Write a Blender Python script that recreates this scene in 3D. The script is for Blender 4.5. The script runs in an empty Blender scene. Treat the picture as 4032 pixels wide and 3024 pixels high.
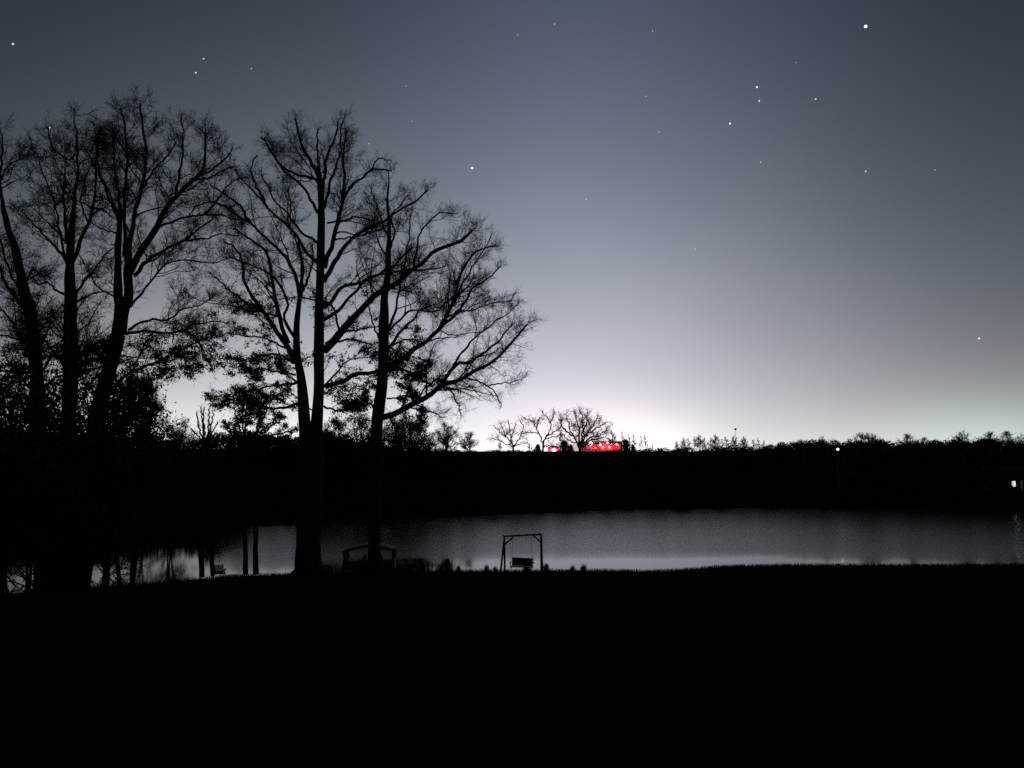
import bpy, math, random
import numpy as np
from mathutils import Vector

rad = math.radians
scn = bpy.context.scene
C = scn.collection

# ------------------------------------------------------------------ camera
CAM_Z = 8.2
F = 2911.0            # focal length in photograph pixels (4032 wide)
CX, CY, HOR = 2016.0, 1512.0, 1777.0
PITCH = math.atan((HOR - CY) / F)
cam_d = bpy.data.cameras.new('camera')
cam = bpy.data.objects.new('camera', cam_d)
C.objects.link(cam)
cam_d.sensor_width = 36.0
cam_d.lens = 36.0 * F / 4032.0
cam_d.clip_start = 0.1
cam_d.clip_end = 20000.0
cam.location = (0, 0, CAM_Z)
cam.rotation_euler = (math.pi / 2 + PITCH, 0, 0)
scn.camera = cam

# ------------------------------------------------------------------ exposure
scn.view_settings.view_transform = 'Standard'
scn.view_settings.look = 'None'
scn.view_settings.exposure = 0.0
scn.view_settings.gamma = 1.0
scn.view_settings.use_curve_mapping = False
scn.render.engine = 'CYCLES'
scn.cycles.use_denoising = False
scn.cycles.max_bounces = 5
scn.cycles.sample_clamp_indirect = 1.5
scn.render.film_transparent = False

# ------------------------------------------------------------------ sky: clear night, light of a town beyond the ridge
class NT:
    """tiny expression helper for node trees"""
    def __init__(s, nt):
        s.nt = nt
    def n(s, t, **kw):
        o = s.nt.nodes.new(t)
        for k, v in kw.items():
            setattr(o, k, v)
        return o
    def put(s, sock, v):
        if isinstance(v, (int, float)):
            sock.default_value = v
        elif isinstance(v, tuple):
            sock.default_value = v
        else:
            s.nt.links.new(v, sock)
    def m(s, op, a, b=None, c=None):
        o = s.n('ShaderNodeMath', operation=op)
        s.put(o.inputs[0], a)
        if b is not None:
            s.put(o.inputs[1], b)
        if c is not None:
            s.put(o.inputs[2], c)
        return o.outputs[0]
    def vm(s, op, a, b=None):
        o = s.n('ShaderNodeVectorMath', operation=op)
        s.put(o.inputs[0], a)
        if b is not None:
            s.put(o.inputs[3 if op == 'SCALE' else 1], b)
        return o.outputs[0]

world = bpy.data.worlds.new('World')
scn.world = world
world.use_nodes = True
wt = world.node_tree
wt.nodes.clear()
N = NT(wt)
tc = N.n('ShaderNodeTexCoord')
sep = N.n('ShaderNodeSeparateXYZ')
wt.links.new(tc.outputs['Generated'], sep.inputs[0])
X, Y, Z = sep.outputs
DEG = 57.29578
elev = N.m('MULTIPLY', N.m('ARCSINE', Z), DEG)
elev_c = N.m('MAXIMUM', elev, 0.0)
az = N.m('MULTIPLY', N.m('ARCTAN2', X, Y), DEG)

def gauss(v, c, s):
    d = N.m('DIVIDE', N.m('SUBTRACT', v, c), s)
    return N.m('EXPONENT', N.m('MULTIPLY', N.m('MULTIPLY', d, d), -0.5))

def fall(h):
    return N.m('EXPONENT', N.m('DIVIDE', elev_c, -h))

def fall3(h, f):
    """a glow that fades upward, the red of it fastest"""
    o = N.n('ShaderNodeCombineXYZ')
    for i in range(3):
        wt.links.new(N.m('MULTIPLY', fall(h[i]), f[i]), o.inputs[i])
    return o.outputs[0]

def col(c, f):
    o = N.n('ShaderNodeCombineXYZ')
    o.inputs[0].default_value, o.inputs[1].default_value, o.inputs[2].default_value = c
    return N.vm('SCALE', o.outputs[0], f)

acc = N.vm('SCALE', fall3((11.3, 13.8, 15.8), (0.98, 0.96, 1.0)), 0.21)               # glow all round the horizon
centre = N.m('MULTIPLY_ADD', elev_c, 0.06, 3.2)                                       # broad lilac light dome over the town
acc = N.vm('ADD', acc, N.vm('SCALE', fall3((12.4, 13.8, 15.2), (1.0, 0.92, 0.99)), N.m('MULTIPLY', gauss(N.m('SUBTRACT', az, centre), 0.0, 14.3), 0.80)))
for c, f in (((0.44, 0.44, 0.45), N.m('MULTIPLY', fall(8.5), gauss(az, -23.0, 9.0))),  # second dome, left
             ((0.36, 0.37, 0.35), N.m('MULTIPLY', fall(2.8), N.m('MULTIPLY_ADD', gauss(az, 6.0, 12.0), -0.75, 1.0))),                                         # glow lying on the horizon
             ((0.24, 0.11, 0.16), N.m('MULTIPLY', gauss(az, 5.4, 3.6), gauss(elev, 0.6, 2.2))),
             ((0.22, 0.20, 0.10), N.m('MULTIPLY', gauss(az, 10.6, 3.4), gauss(elev, 0.2, 2.0))),
             ((0.10, 0.17, 0.13), N.m('MULTIPLY', gauss(az, 33.0, 5.0), gauss(elev, 0.6, 2.0)))):
    acc = N.vm('ADD', acc, col(c, f))
fl_ = N.n('ShaderNodeCombineXYZ')
fl_.inputs[0].default_value, fl_.inputs[1].default_value, fl_.inputs[2].default_value = (0.003, 0.005, 0.009)
acc = N.vm('ADD', acc, fl_.outputs[0])
# faint unevenness of the night air
nz = N.n('ShaderNodeTexNoise')
nz.inputs['Scale'].default_value = 3.0
nz.inputs['Detail'].default_value = 3.0
wt.links.new(tc.outputs['Generated'], nz.inputs['Vector'])
mod = N.m('ADD', N.m('MULTIPLY', N.m('SUBTRACT', nz.outputs[0], 0.5), 0.16), 1.0)
acc = N.vm('SCALE', acc, mod)
bg = N.n('ShaderNodeBackground')
wt.links.new(acc, bg.inputs[0])
bg.inputs[1].default_value = 1.0
# the last twilight: a physical sky with the sun below the horizon
nish = N.n('ShaderNodeTexSky')
nish.sky_type = 'NISHITA'
nish.sun_disc = False
nish.sun_elevation = rad(-8.0)
nish.sun_rotation = rad(8.0)
bg2 = N.n('ShaderNodeBackground')
wt.links.new(nish.outputs[0], bg2.inputs[0])
bg2.inputs[1].default_value = 0.05
add = N.n('ShaderNodeAddShader')
wt.links.new(bg.outputs[0], add.inputs[0])
wt.links.new(bg2.outputs[0], add.inputs[1])
wo = N.n('ShaderNodeOutputWorld')
wt.links.new(add.outputs[0], wo.inputs[0])

# ------------------------------------------------------------------ helpers
rng = np.random.default_rng(11)

def W(sx, sy, Yd):
    """the world point seen at photograph pixel (sx, sy) at the distance Yd in front of the camera"""
    u = -(sy - CY) / F
    x = (sx - CX) / F
    yw = math.cos(PITCH) - math.sin(PITCH) * u
    zw = math.sin(PITCH) + math.cos(PITCH) * u
    k = Yd / yw
    return np.array((x * k, Yd, CAM_Z + zw * k))

def tag(o, label=None, cat=None, group=None, kind=None):
    if label: o['label'] = label
    if cat: o['category'] = cat
    if group: o['group'] = group
    if kind: o['kind'] = kind
    return o

def thing(name, label, cat, loc=(0, 0, 0), group=None, rz=0.0):
    o = bpy.data.objects.new(name, None)
    C.objects.link(o)
    o.empty_display_size = 0.3
    o.location = tuple(float(v) for v in loc)
    o.rotation_euler = (0, 0, rz)
    return tag(o, label, cat, group)

def link_mesh(name, me, parent=None, mat=None, smooth=False):
    o = bpy.data.objects.new(name, me)
    C.objects.link(o)
    if mat is not None and not me.materials:
        me.materials.append(mat)
    if smooth:
        me.polygons.foreach_set('use_smooth', [True] * len(me.polygons))
    if parent is not None:
        o.parent = parent
    return o

def mesh_np(name, verts, faces):
    """verts (N,3), faces list of int arrays (M,k)"""
    me = bpy.data.meshes.new(name)
    verts = np.asarray(verts, dtype=np.float32)
    me.vertices.add(len(verts))
    me.vertices.foreach_set('co', verts.ravel())
    loops = np.concatenate([f.ravel() for f in faces]).astype(np.int32)
    tot = np.concatenate([np.full(len(f), f.shape[1], dtype=np.int32) for f in faces])
    start = np.concatenate([[0], np.cumsum(tot)[:-1]]).astype(np.int32)
    me.loops.add(len(loops))
    me.loops.foreach_set('vertex_index', loops)
    me.polygons.add(len(tot))
    me.polygons.foreach_set('loop_start', start)
    me.polygons.foreach_set('loop_total', tot)
    me.update(calc_edges=True)
    return me

def norm(v):
    return v / np.maximum(np.linalg.norm(v, axis=-1, keepdims=True), 1e-9)

class Tubes:
    """collects batches of tapered tubes and builds one mesh"""
    def __init__(s):
        s.v, s.f, s.n = [], [], 0
    def add(s, P, R, sides, cap=False):
        P = np.asarray(P, float); R = np.asarray(R, float)
        if P.ndim == 2:
            P = P[None]; R = R[None]
        K, n, _ = P.shape
        if K == 0:
            return s
        T = np.empty_like(P)
        T[:, 1:-1] = P[:, 2:] - P[:, :-2]
        T[:, 0] = P[:, 1] - P[:, 0]
        T[:, -1] = P[:, -1] - P[:, -2]
        T = norm(T)
        mean = norm(P[:, -1] - P[:, 0])
        ref = np.where(np.abs(mean[:, 2:3]) < 0.8, np.array([[0, 0, 1.0]]), np.array([[1.0, 0, 0]]))
        ref = np.broadcast_to(ref[:, None, :], T.shape)
        U = norm(np.cross(T, ref)); V = np.cross(T, U)
        a = np.arange(sides) * 2 * math.pi / sides
        ring = (U[:, :, None, :] * np.cos(a)[None, None, :, None] + V[:, :, None, :] * np.sin(a)[None, None, :, None])
        verts = P[:, :, None, :] + ring * R[:, :, None, None]
        base = s.n + (np.arange(K) * n * sides)[:, None, None]
        i = (np.arange(n - 1) * sides)[None, :, None]
        j = np.arange(sides)[None, None, :]
        j2 = (j + 1) % sides
        q = np.stack([base + i + j, base + i + j2, base + i + sides + j2, base + i + sides + j], -1).reshape(-1, 4)
        s.v.append(verts.reshape(-1, 3)); s.f.append(q); s.n += K * n * sides
        if cap:
            for e in (0, n - 1):
                s.f.append((base[:, 0] + e * sides + np.arange(sides)[None, :])[:, ::(-1 if e else 1)])
        return s
    def quads(s, V):
        """V (K,4,3) loose quads"""
        K = len(V)
        s.v.append(V.reshape(-1, 3)); s.f.append(s.n + np.arange(K * 4).reshape(K, 4)); s.n += K * 4
        return s
    def build(s, name, parent, mat, smooth=False, kind=None, origin=None):
        V = np.concatenate(s.v)
        if parent is not None:
            V = V - np.array(parent.location)[None]
        me = mesh_np(name, V, s.f)
        o = link_mesh(name, me, parent, mat, smooth)
        if kind: o['kind'] = kind
        return o

def boxes_mesh(name, boxes):
    """boxes: list of (centre, half sizes, optional 3x3 rotation) -> bevel-free hexahedra in one mesh"""
    vs, fs, n = [], [], 0
    sg = np.array([(x, y, z) for x in (-1, 1) for y in (-1, 1) for z in (-1, 1)], float)
    q = np.array([[0, 1, 3, 2], [4, 6, 7, 5], [0, 4, 5, 1], [2, 3, 7, 6], [0, 2, 6, 4], [1, 5, 7, 3]])
    for b in boxes:
        c, h = np.array(b[0], float), np.array(b[1], float)
        v = sg * h
        if len(b) > 2:
            v = v @ np.array(b[2]).T
        vs.append(v + c); fs.append(q + n); n += 8
    return mesh_np(name, np.concatenate(vs), fs)

def bar_mesh(name, p, q, w, d, up=(0, 0, 1)):
    """a rectangular bar from p to q, w wide, d deep, with chamfered long edges"""
    p, q = np.array(p, float), np.array(q, float)
    t = norm(q - p)
    u = np.array(up, float)
    if abs(np.dot(t, u)) > 0.95: u = np.array((1.0, 0, 0)); w, d = d, w
    s = norm(np.cross(t, u)); r = np.cross(s, t)
    ch = min(w, d) * 0.12
    prof = [(-w/2+ch, -d/2), (w/2-ch, -d/2), (w/2, -d/2+ch), (w/2, d/2-ch), (w/2-ch, d/2), (-w/2+ch, d/2), (-w/2, d/2-ch), (-w/2, -d/2+ch)]
    V = [a + s * x + r * y for a in (p, q) for x, y in prof]
    i = np.arange(8)
    return mesh_np(name, np.array(V), [np.stack([i, (i+1) % 8, (i+1) % 8 + 8, i + 8], -1), i[None, ::-1], (i + 8)[None]])

def part_bar(name, parent, p, q, w, d, mat, **k):
    return link_mesh(name, bar_mesh(name, p, q, w, d), parent, mat, **k)

def sphere_mesh(name, r, nu=14, nv=8, sz=1.0):
    vs = [(0, 0, r * sz)]
    for i in range(1, nv):
        a = math.pi * i / nv
        for j in range(nu):
            b = 2 * math.pi * j / nu
            vs.append((r * math.sin(a) * math.cos(b), r * math.sin(a) * math.sin(b), r * sz * math.cos(a)))
    vs.append((0, 0, -r * sz))
    j = np.arange(nu); j2 = (j + 1) % nu
    tr = [np.stack([np.zeros(nu, int), 1 + j, 1 + j2], -1)]
    qs = [np.stack([1 + i*nu + j, 1 + (i+1)*nu + j, 1 + (i+1)*nu + j2, 1 + i*nu + j2], -1) for i in range(nv - 2)]
    last = len(vs) - 1
    tr.append(np.stack([np.full(nu, last), 1 + (nv-2)*nu + j2, 1 + (nv-2)*nu + j], -1))
    return mesh_np(name, vs, tr + qs)

# ------------------------------------------------------------------ materials
def pmat(name, c1, c2=None, rough=0.9, scale=6.0, bump=0.0, bscale=None, metal=0.0, spec=0.2, stretch=None):
    m = bpy.data.materials.new(name); m.use_nodes = True
    nt = m.node_tree; b = nt.nodes['Principled BSDF']; A = NT(nt)
    b.inputs['Roughness'].default_value = rough
    b.inputs['Metallic'].default_value = metal
    b.inputs['Specular IOR Level'].default_value = spec
    tcn = A.n('ShaderNodeTexCoord'); vec = tcn.outputs['Object']
    if stretch:
        mp = A.n('ShaderNodeMapping'); mp.inputs['Scale'].default_value = stretch
        nt.links.new(vec, mp.inputs[0]); vec = mp.outputs[0]
    if c2 is not None:
        t = A.n('ShaderNodeTexNoise'); t.inputs['Scale'].default_value = scale; t.inputs['Detail'].default_value = 6
        nt.links.new(vec, t.inputs['Vector'])
        r = A.n('ShaderNodeValToRGB')
        r.color_ramp.elements[0].position = 0.35; r.color_ramp.elements[1].position = 0.68
        r.color_ramp.elements[0].color = (*c1, 1); r.color_ramp.elements[1].color = (*c2, 1)
        nt.links.new(t.outputs[0], r.inputs[0]); nt.links.new(r.outputs[0], b.inputs['Base Color'])
    else:
        b.inputs['Base Color'].default_value = (*c1, 1)
    if bump:
        t2 = A.n('ShaderNodeTexNoise'); t2.inputs['Scale'].default_value = bscale or scale * 4; t2.inputs['Detail'].default_value = 5
        nt.links.new(vec, t2.inputs['Vector'])
        bp = A.n('ShaderNodeBump'); bp.inputs['Strength'].default_value = bump; bp.inputs['Distance'].default_value = 0.05
        nt.links.new(t2.outputs[0], bp.inputs['Height']); nt.links.new(bp.outputs[0], b.inputs['Normal'])
    return m

def emat(name, colr, strength):
    m = bpy.data.materials.new(name); m.use_nodes = True
    b = m.node_tree.nodes['Principled BSDF']
    b.inputs['Base Color'].default_value = (*colr, 1)
    b.inputs['Emission Color'].default_value = (*colr, 1)
    b.inputs['Emission Strength'].default_value = strength
    b.inputs['Roughness'].default_value = 0.4
    return m

M_BARK = pmat('oak_bark', (0.012, 0.010, 0.008), (0.028, 0.024, 0.020), 0.95, 5.0, 0.8, 22.0, stretch=(1, 1, 0.25), spec=0.1)
M_TWIG = pmat('twig_bark', (0.03, 0.024, 0.018), (0.05, 0.042, 0.034), 0.95, 3.0, spec=0.1)
M_LEAF = pmat('dead_oak_leaf', (0.04, 0.025, 0.014), (0.07, 0.042, 0.022), 0.9, 2.0, spec=0.1)
M_EVER = pmat('evergreen_needles', (0.008, 0.016, 0.008), (0.018, 0.03, 0.014), 0.9, 2.0, spec=0.1)
M_WOOD = pmat('weathered_timber', (0.045, 0.036, 0.028), (0.09, 0.075, 0.06), 0.9, 3.0, 0.4, 30.0, stretch=(1, 1, 8), spec=0.1)
M_METAL = pmat('dull_steel', (0.06, 0.06, 0.06), (0.10, 0.10, 0.10), 0.6, 8.0, metal=0.6)
M_PAINT = pmat('dark_vehicle_paint', (0.012, 0.014, 0.013), (0.02, 0.022, 0.02), 0.6, 3.0, spec=0.3)
M_RUBBER = pmat('tyre_rubber', (0.012, 0.012, 0.012), (0.02, 0.02, 0.02), 0.95, 12.0, 0.3, spec=0.1)
M_SEAT = pmat('seat_vinyl', (0.018, 0.018, 0.018), (0.03, 0.03, 0.03), 0.8, 6.0, spec=0.2)
M_REED = pmat('dry_reed', (0.05, 0.042, 0.024), (0.09, 0.075, 0.045), 0.95, 4.0, spec=0.1)
M_GRASSB = pmat('winter_grass_blade', (0.022, 0.026, 0.012), (0.045, 0.042, 0.022), 0.95, 1.5, spec=0.05)
M_SIDING = pmat('painted_siding', (0.02, 0.02, 0.02), (0.03, 0.03, 0.029), 0.85, 2.0, 0.2, 20.0, spec=0.1)
M_ROOF = pmat('asphalt_shingle', (0.02, 0.02, 0.021), (0.04, 0.039, 0.038), 0.95, 7.0, 0.4, 30.0, spec=0.1)

# ground: winter lawn, leaf litter and bare soil
M_GROUND = bpy.data.materials.new('winter_lawn'); M_GROUND.use_nodes = True
nt = M_GROUND.node_tree; b = nt.nodes['Principled BSDF']; A = NT(nt)
tcn = A.n('ShaderNodeTexCoord')
n1 = A.n('ShaderNodeTexNoise'); n1.inputs['Scale'].default_value = 0.35; n1.inputs['Detail'].default_value = 8; n1.inputs['Roughness'].default_value = 0.65
n2 = A.n('ShaderNodeTexNoise'); n2.inputs['Scale'].default_value = 9.0; n2.inputs['Detail'].default_value = 8
for n_ in (n1, n2): nt.links.new(tcn.outputs['Object'], n_.inputs['Vector'])
mx = A.m('ADD', A.m('MULTIPLY', n1.outputs[0], 0.6), A.m('MULTIPLY', n2.outputs[0], 0.4))
r = A.n('ShaderNodeValToRGB'); cr = r.color_ramp
cr.elements[0].position = 0.34; cr.elements[0].color = (0.012, 0.014, 0.007, 1)
cr.elements[1].position = 0.66; cr.elements[1].color = (0.035, 0.030, 0.018, 1)
e = cr.elements.new(0.5); e.color = (0.018, 0.022, 0.010, 1)
nt.links.new(mx, r.inputs[0]); nt.links.new(r.outputs[0], b.inputs['Base Color'])
b.inputs['Roughness'].default_value = 1.0; b.inputs['Specular IOR Level'].default_value = 0.0
bp = A.n('ShaderNodeBump'); bp.inputs['Strength'].default_value = 0.7; bp.inputs['Distance'].default_value = 0.08
nt.links.new(n2.outputs[0], bp.inputs['Height']); nt.links.new(bp.outputs[0], b.inputs['Normal'])

# water: dark pond with fine ripples, rougher where the breeze touches it
M_WATER = bpy.data.materials.new('pond_water'); M_WATER.use_nodes = True
nt = M_WATER.node_tree; b = nt.nodes['Principled BSDF']; A = NT(nt)
b.inputs['Base Color'].default_value = (0.004, 0.006, 0.008, 1)
b.inputs['IOR'].default_value = 1.7
tcn = A.n('ShaderNodeTexCoord')
mp = A.n('ShaderNodeMapping'); mp.inputs['Scale'].default_value = (1.0, 1.6, 1.0)
nt.links.new(tcn.outputs['Object'], mp.inputs[0])
w1 = A.n('ShaderNodeTexNoise'); w1.inputs['Scale'].default_value = 3.2; w1.inputs['Detail'].default_value = 4; w1.inputs['Roughness'].default_value = 0.6
nt.links.new(mp.outputs[0], w1.inputs['Vector'])
wp = A.n('ShaderNodeTexNoise'); wp.inputs['Scale'].default_value = 0.07; wp.inputs['Detail'].default_value = 3
nt.links.new(mp.outputs[0], wp.inputs['Vector'])
# the lee of the near bank lies calm, the open pond is ruffled by the breeze
sx_ = A.n('ShaderNodeSeparateXYZ'); nt.links.new(tcn.outputs['Object'], sx_.inputs[0])
shore = A.m('MULTIPLY_ADD', A.m('MINIMUM', A.m('ADD', sx_.outputs[0], 3.0), 0.0), 0.36, 51.5)
edge = A.m('ADD', A.m('SUBTRACT', sx_.outputs[1], shore), A.m('MULTIPLY', A.m('SUBTRACT', wp.outputs[0], 0.5), 6.0))
def ramp_(v, lo, hi):
    o = A.n('ShaderNodeMapRange'); o.interpolation_type = 'SMOOTHSTEP'
    o.inputs['From Min'].default_value = lo; o.inputs['From Max'].default_value = hi
    nt.links.new(v, o.inputs['Value']); return o.outputs[0]
wind = A.m('MULTIPLY', ramp_(edge, 3.5, 12.0), ramp_(A.m('DIVIDE', sx_.outputs[0], A.m('MAXIMUM', sx_.outputs[1], 30.0)), -0.41, -0.30))
bp = A.n('ShaderNodeBump'); bp.inputs['Distance'].default_value = 0.02
nt.links.new(w1.outputs[0], bp.inputs['Height'])
nt.links.new(A.m('MULTIPLY_ADD', wind, 0.82, 0.05), bp.inputs['Strength'])
nt.links.new(bp.outputs[0], b.inputs['Normal'])
nt.links.new(A.m('MULTIPLY_ADD', wind, 0.16, 0.03), b.inputs['Roughness'])

# ------------------------------------------------------------------ terrain: lawn sloping to the pond, wooded rise beyond
def D2(xd, yd, z):     # shoreline pixels (2212-wide display) -> (world x, world y) on the plane z
    s = 4032 / 2212.0
    u = -(yd * s - CY) / F
    yw = math.cos(PITCH) - math.sin(PITCH) * u
    zw = math.sin(PITCH) + math.cos(PITCH) * u
    k = (z - CAM_Z) / zw
    return ((xd * s - CX) / F * k, yw * k)

near_pts = [(-70, 47), (-40, 42.5)] + [D2(x, y, 0.15) for x, y in
            ((30, 1284), (190, 1268), (300, 1262), (400, 1254), (500, 1244), (640, 1240), (850, 1235), (1000, 1234), (1170, 1233),
             (1300, 1232), (1400, 1234), (1470, 1231), (1560, 1223), (1700, 1221), (1950, 1221), (2212, 1220))] + [(60, 53), (95, 60)]
far_pts = [(-70, 55), (-52, 62)] + [D2(x, y, 0.1) for x, y in
           ((150, 1152), (290, 1146), (600, 1134), (880, 1120), (1100, 1110), (1350, 1100), (1700, 1095), (2000, 1099), (2212, 1108))] + [(82, 92), (95, 78), (110, 70)]
near_pts.sort(); far_pts.sort()
NX, NY = np.array(near_pts).T
FX, FY = np.array(far_pts).T

def sstep(t):
    t = np.clip(t, 0, 1); return t * t * (3 - 2 * t)

def wob(x, y):
    return (np.sin(x * 0.9 + 1.3 * np.sin(y * 0.31)) * np.cos(y * 0.7 + x * 0.23)) * 0.5 + np.sin(x * 0.21 + y * 0.17) * 0.5

# height of the rise along its crest, by direction
RX = np.array([-200, -110, -75, -60, -45, -32, -18, -5, 5, 20, 35, 50, 65, 90, 130, 200.])
RH = np.array([8.6, 8.8, 8.9, 8.8, 8.7, 8.5, 8.0, 7.7, 7.4, 7.25, 7.6, 7.9, 8.0, 8.0, 8.0, 8.0])

def ground_z(x, y):
    x = np.asarray(x, float); y = np.asarray(y, float)
    yn = np.interp(x, NX, NY); yf = np.interp(x, FX, FY)
    dn = yn - y; df = y - yf
    inpond = np.minimum(-dn, -df)
    zin = -1.6 * sstep(inpond / 4.0)
    znear = 0.0 + 0.17 * sstep(dn / 0.6) + 6.45 * np.clip(dn / 52.0, 0, 3) ** 1.08 + 0.035 * wob(x, y) * sstep(dn / 2)
    xr = x / np.maximum(y, 40) * 140.0
    H = np.interp(xr, RX, RH)
    run = np.interp(x, [-60, -32, -14, 0, 200], [80, 66, 44, 36, 36])
    zfar = 0.25 * sstep(df / 0.8) + (H - 0.25) * sstep(df / run) + 0.25 * wob(x * 0.35, y * 0.35) * sstep(df / 10)
    decay = sstep((df - run - 16) / 120.0)
    zfar = zfar * (1 - decay) + (7.55 + 0.12 * wob(x * 0.02, y * 0.02)) * decay
    zfar = zfar + 0.85 * np.exp(-((x - 28.0) / 30.0) ** 2 - ((y - 292.0) / 34.0) ** 2)  # rise added so the ground by the store catches the red light
    znear = np.minimum(znear, 9.5)
    z = np.where(dn > 0, znear, np.where(df > 0, zfar, zin))
    # far to the sides the pond closes
    side = sstep((np.abs(x) - 96) / 10.0)
    z = z * (1 - side) + np.maximum(z, 3.0) * side
    return z

def gline(a, b_, s0, far):
    v = list(np.arange(a, b_ + 1e-6, s0))
    st, p = s0, v[-1]
    while p < far:
        st *= 1.35; p += st; v.append(p)
    return v
xp = gline(0, 78, 0.75, 5000); xs = np.array(sorted([-v for v in xp[1:]] + xp))
yp = list(np.arange(-8, 36, 1.0)) + list(np.arange(36, 58, 0.3)) + gline(58, 165, 1.0, 6000)
yneg, st, p = [], 1.0, -8.0
while p > -400:
    st *= 1.4; p -= st; yneg.append(p)
ys = np.array(sorted(yneg) + yp)
GX, GY = np.meshgrid(xs, ys)
GZ = ground_z(GX, GY)
nx, ny = len(xs), len(ys)
idx = np.arange(nx * ny).reshape(ny, nx)
me = mesh_np('ground', np.stack([GX, GY, GZ], -1).reshape(-1, 3),
             [np.stack([idx[:-1, :-1], idx[:-1, 1:], idx[1:, 1:], idx[1:, :-1]], -1).reshape(-1, 4)])
ground = link_mesh('ground', me, None, M_GROUND, True)
tag(ground, 'dark winter lawn sloping down to the pond and rising beyond it', None, None, 'structure')

wx = np.linspace(-106, 106, 54); wy = np.linspace(38, 114, 30)
WX, WY = np.meshgrid(wx, wy)
idx = np.arange(WX.size).reshape(WX.shape)
me = mesh_np('water', np.stack([WX, WY, np.zeros_like(WX)], -1).reshape(-1, 3),
             [np.stack([idx[:-1, :-1], idx[:-1, 1:], idx[1:, 1:], idx[1:, :-1]], -1).reshape(-1, 4)])
water = link_mesh('water', me, None, M_WATER, True)
tag(water, 'dim grey pond reflecting the night sky', None, None, 'structure')

def gz(x, y):
    return float(ground_z(np.array([x]), np.array([y]))[0])

# ------------------------------------------------------------------ trees
def resample(P, R, n):
    """Catmull-Rom through the points, n samples evenly spaced"""
    P = np.asarray(P, float); R = np.asarray(R, float)
    Q = np.concatenate([[2 * P[0] - P[1]], P, [2 * P[-1] - P[-2]]])
    out, outr = [], []
    for i in range(len(P) - 1):
        a, b_, c, d = Q[i], Q[i + 1], Q[i + 2], Q[i + 3]
        for t in np.linspace(0, 1, 8, endpoint=False):
            out.append(0.5 * (2 * b_ + (c - a) * t + (2 * a - 5 * b_ + 4 * c - d) * t * t + (3 * b_ - a - 3 * c + d) * t ** 3))
            outr.append(R[i] * (1 - t) + R[i + 1] * t)
    out.append(P[-1]); outr.append(R[-1])
    out, outr = np.array(out), np.array(outr)
    s = np.concatenate([[0], np.cumsum(np.linalg.norm(np.diff(out, axis=0), axis=1))])
    u = np.linspace(0, s[-1], n)
    return np.stack([np.interp(u, s, out[:, k]) for k in range(out.shape[1])], -1), np.interp(u, s, outr), s[-1]

def spawn(P, R, L, M, t0, ang, ln, n, g, center, up=0.1, outw=0.1, wander=0.18, rfac=0.6, tipbias=0.0, rmin=0.004, rl=0.012, taper=0.35, t1=1.0):
    """M children on the parent polylines (P (K,n,3), R (K,n), L (K)); ln(t, Lparent, rand) gives lengths"""
    K, np_, _ = P.shape
    pr = L / L.sum()
    k = g.choice(K, M, p=pr)
    t = t0 + (t1 - t0) * g.random(M)
    tip = g.random(M) < tipbias
    t = np.where(tip, t1 - 0.06 * g.random(M), t)
    f = np.minimum(t * (np_ - 1), np_ - 1.001); i = f.astype(int); w = (f - i)[:, None]
    pos = P[k, i] * (1 - w) + P[k, i + 1] * w
    tan = norm(P[k, i + 1] - P[k, i])
    r = R[k, i] * (1 - w[:, 0]) + R[k, i + 1] * w[:, 0]
    rnd = norm(g.normal(size=(M, 3)))
    perp = norm(rnd - (rnd * tan).sum(-1, keepdims=True) * tan)
    a = np.radians(ang[0] + (ang[1] - ang[0]) * g.random(M))[:, None]
    a = np.where(tip[:, None], a * 0.6, a)
    d = tan * np.cos(a) + perp * np.sin(a)
    o = norm(pos - center)
    d = norm(d + np.array([0, 0, up]) + o * outw)
    length = ln(t, L[k], g.random(M))
    seg = (length / (n - 1))[:, None]
    Q = np.empty((M, n, 3)); Q[:, 0] = pos
    for s in range(1, n):
        d = norm(d + g.normal(size=(M, 3)) * wander + np.array([0, 0, up * 0.35]) + o * outw * 0.3)
        Q[:, s] = Q[:, s - 1] + d * seg
    r0 = np.maximum(np.minimum(r * rfac, length * rl), rmin)
    RR = r0[:, None] * np.linspace(1, taper, n)[None]
    RR = np.maximum(RR, rmin * 0.6)
    return Q, RR, length

def leaf_quads(g, pts, per, spread, size):
    K = len(pts) * per
    c = np.repeat(pts, per, 0) + g.normal(size=(K, 3)) * spread * np.array([1, 1, 0.75])
    u = norm(g.normal(size=(K, 3))); v = norm(np.cross(u, g.normal(size=(K, 3))))
    s = size * (0.6 + 0.8 * g.random((K, 1)))
    u = u * s; v = v * s * 0.6
    return np.stack([c - u, c - v * 0.9, c + u, c + v], 1)

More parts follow.
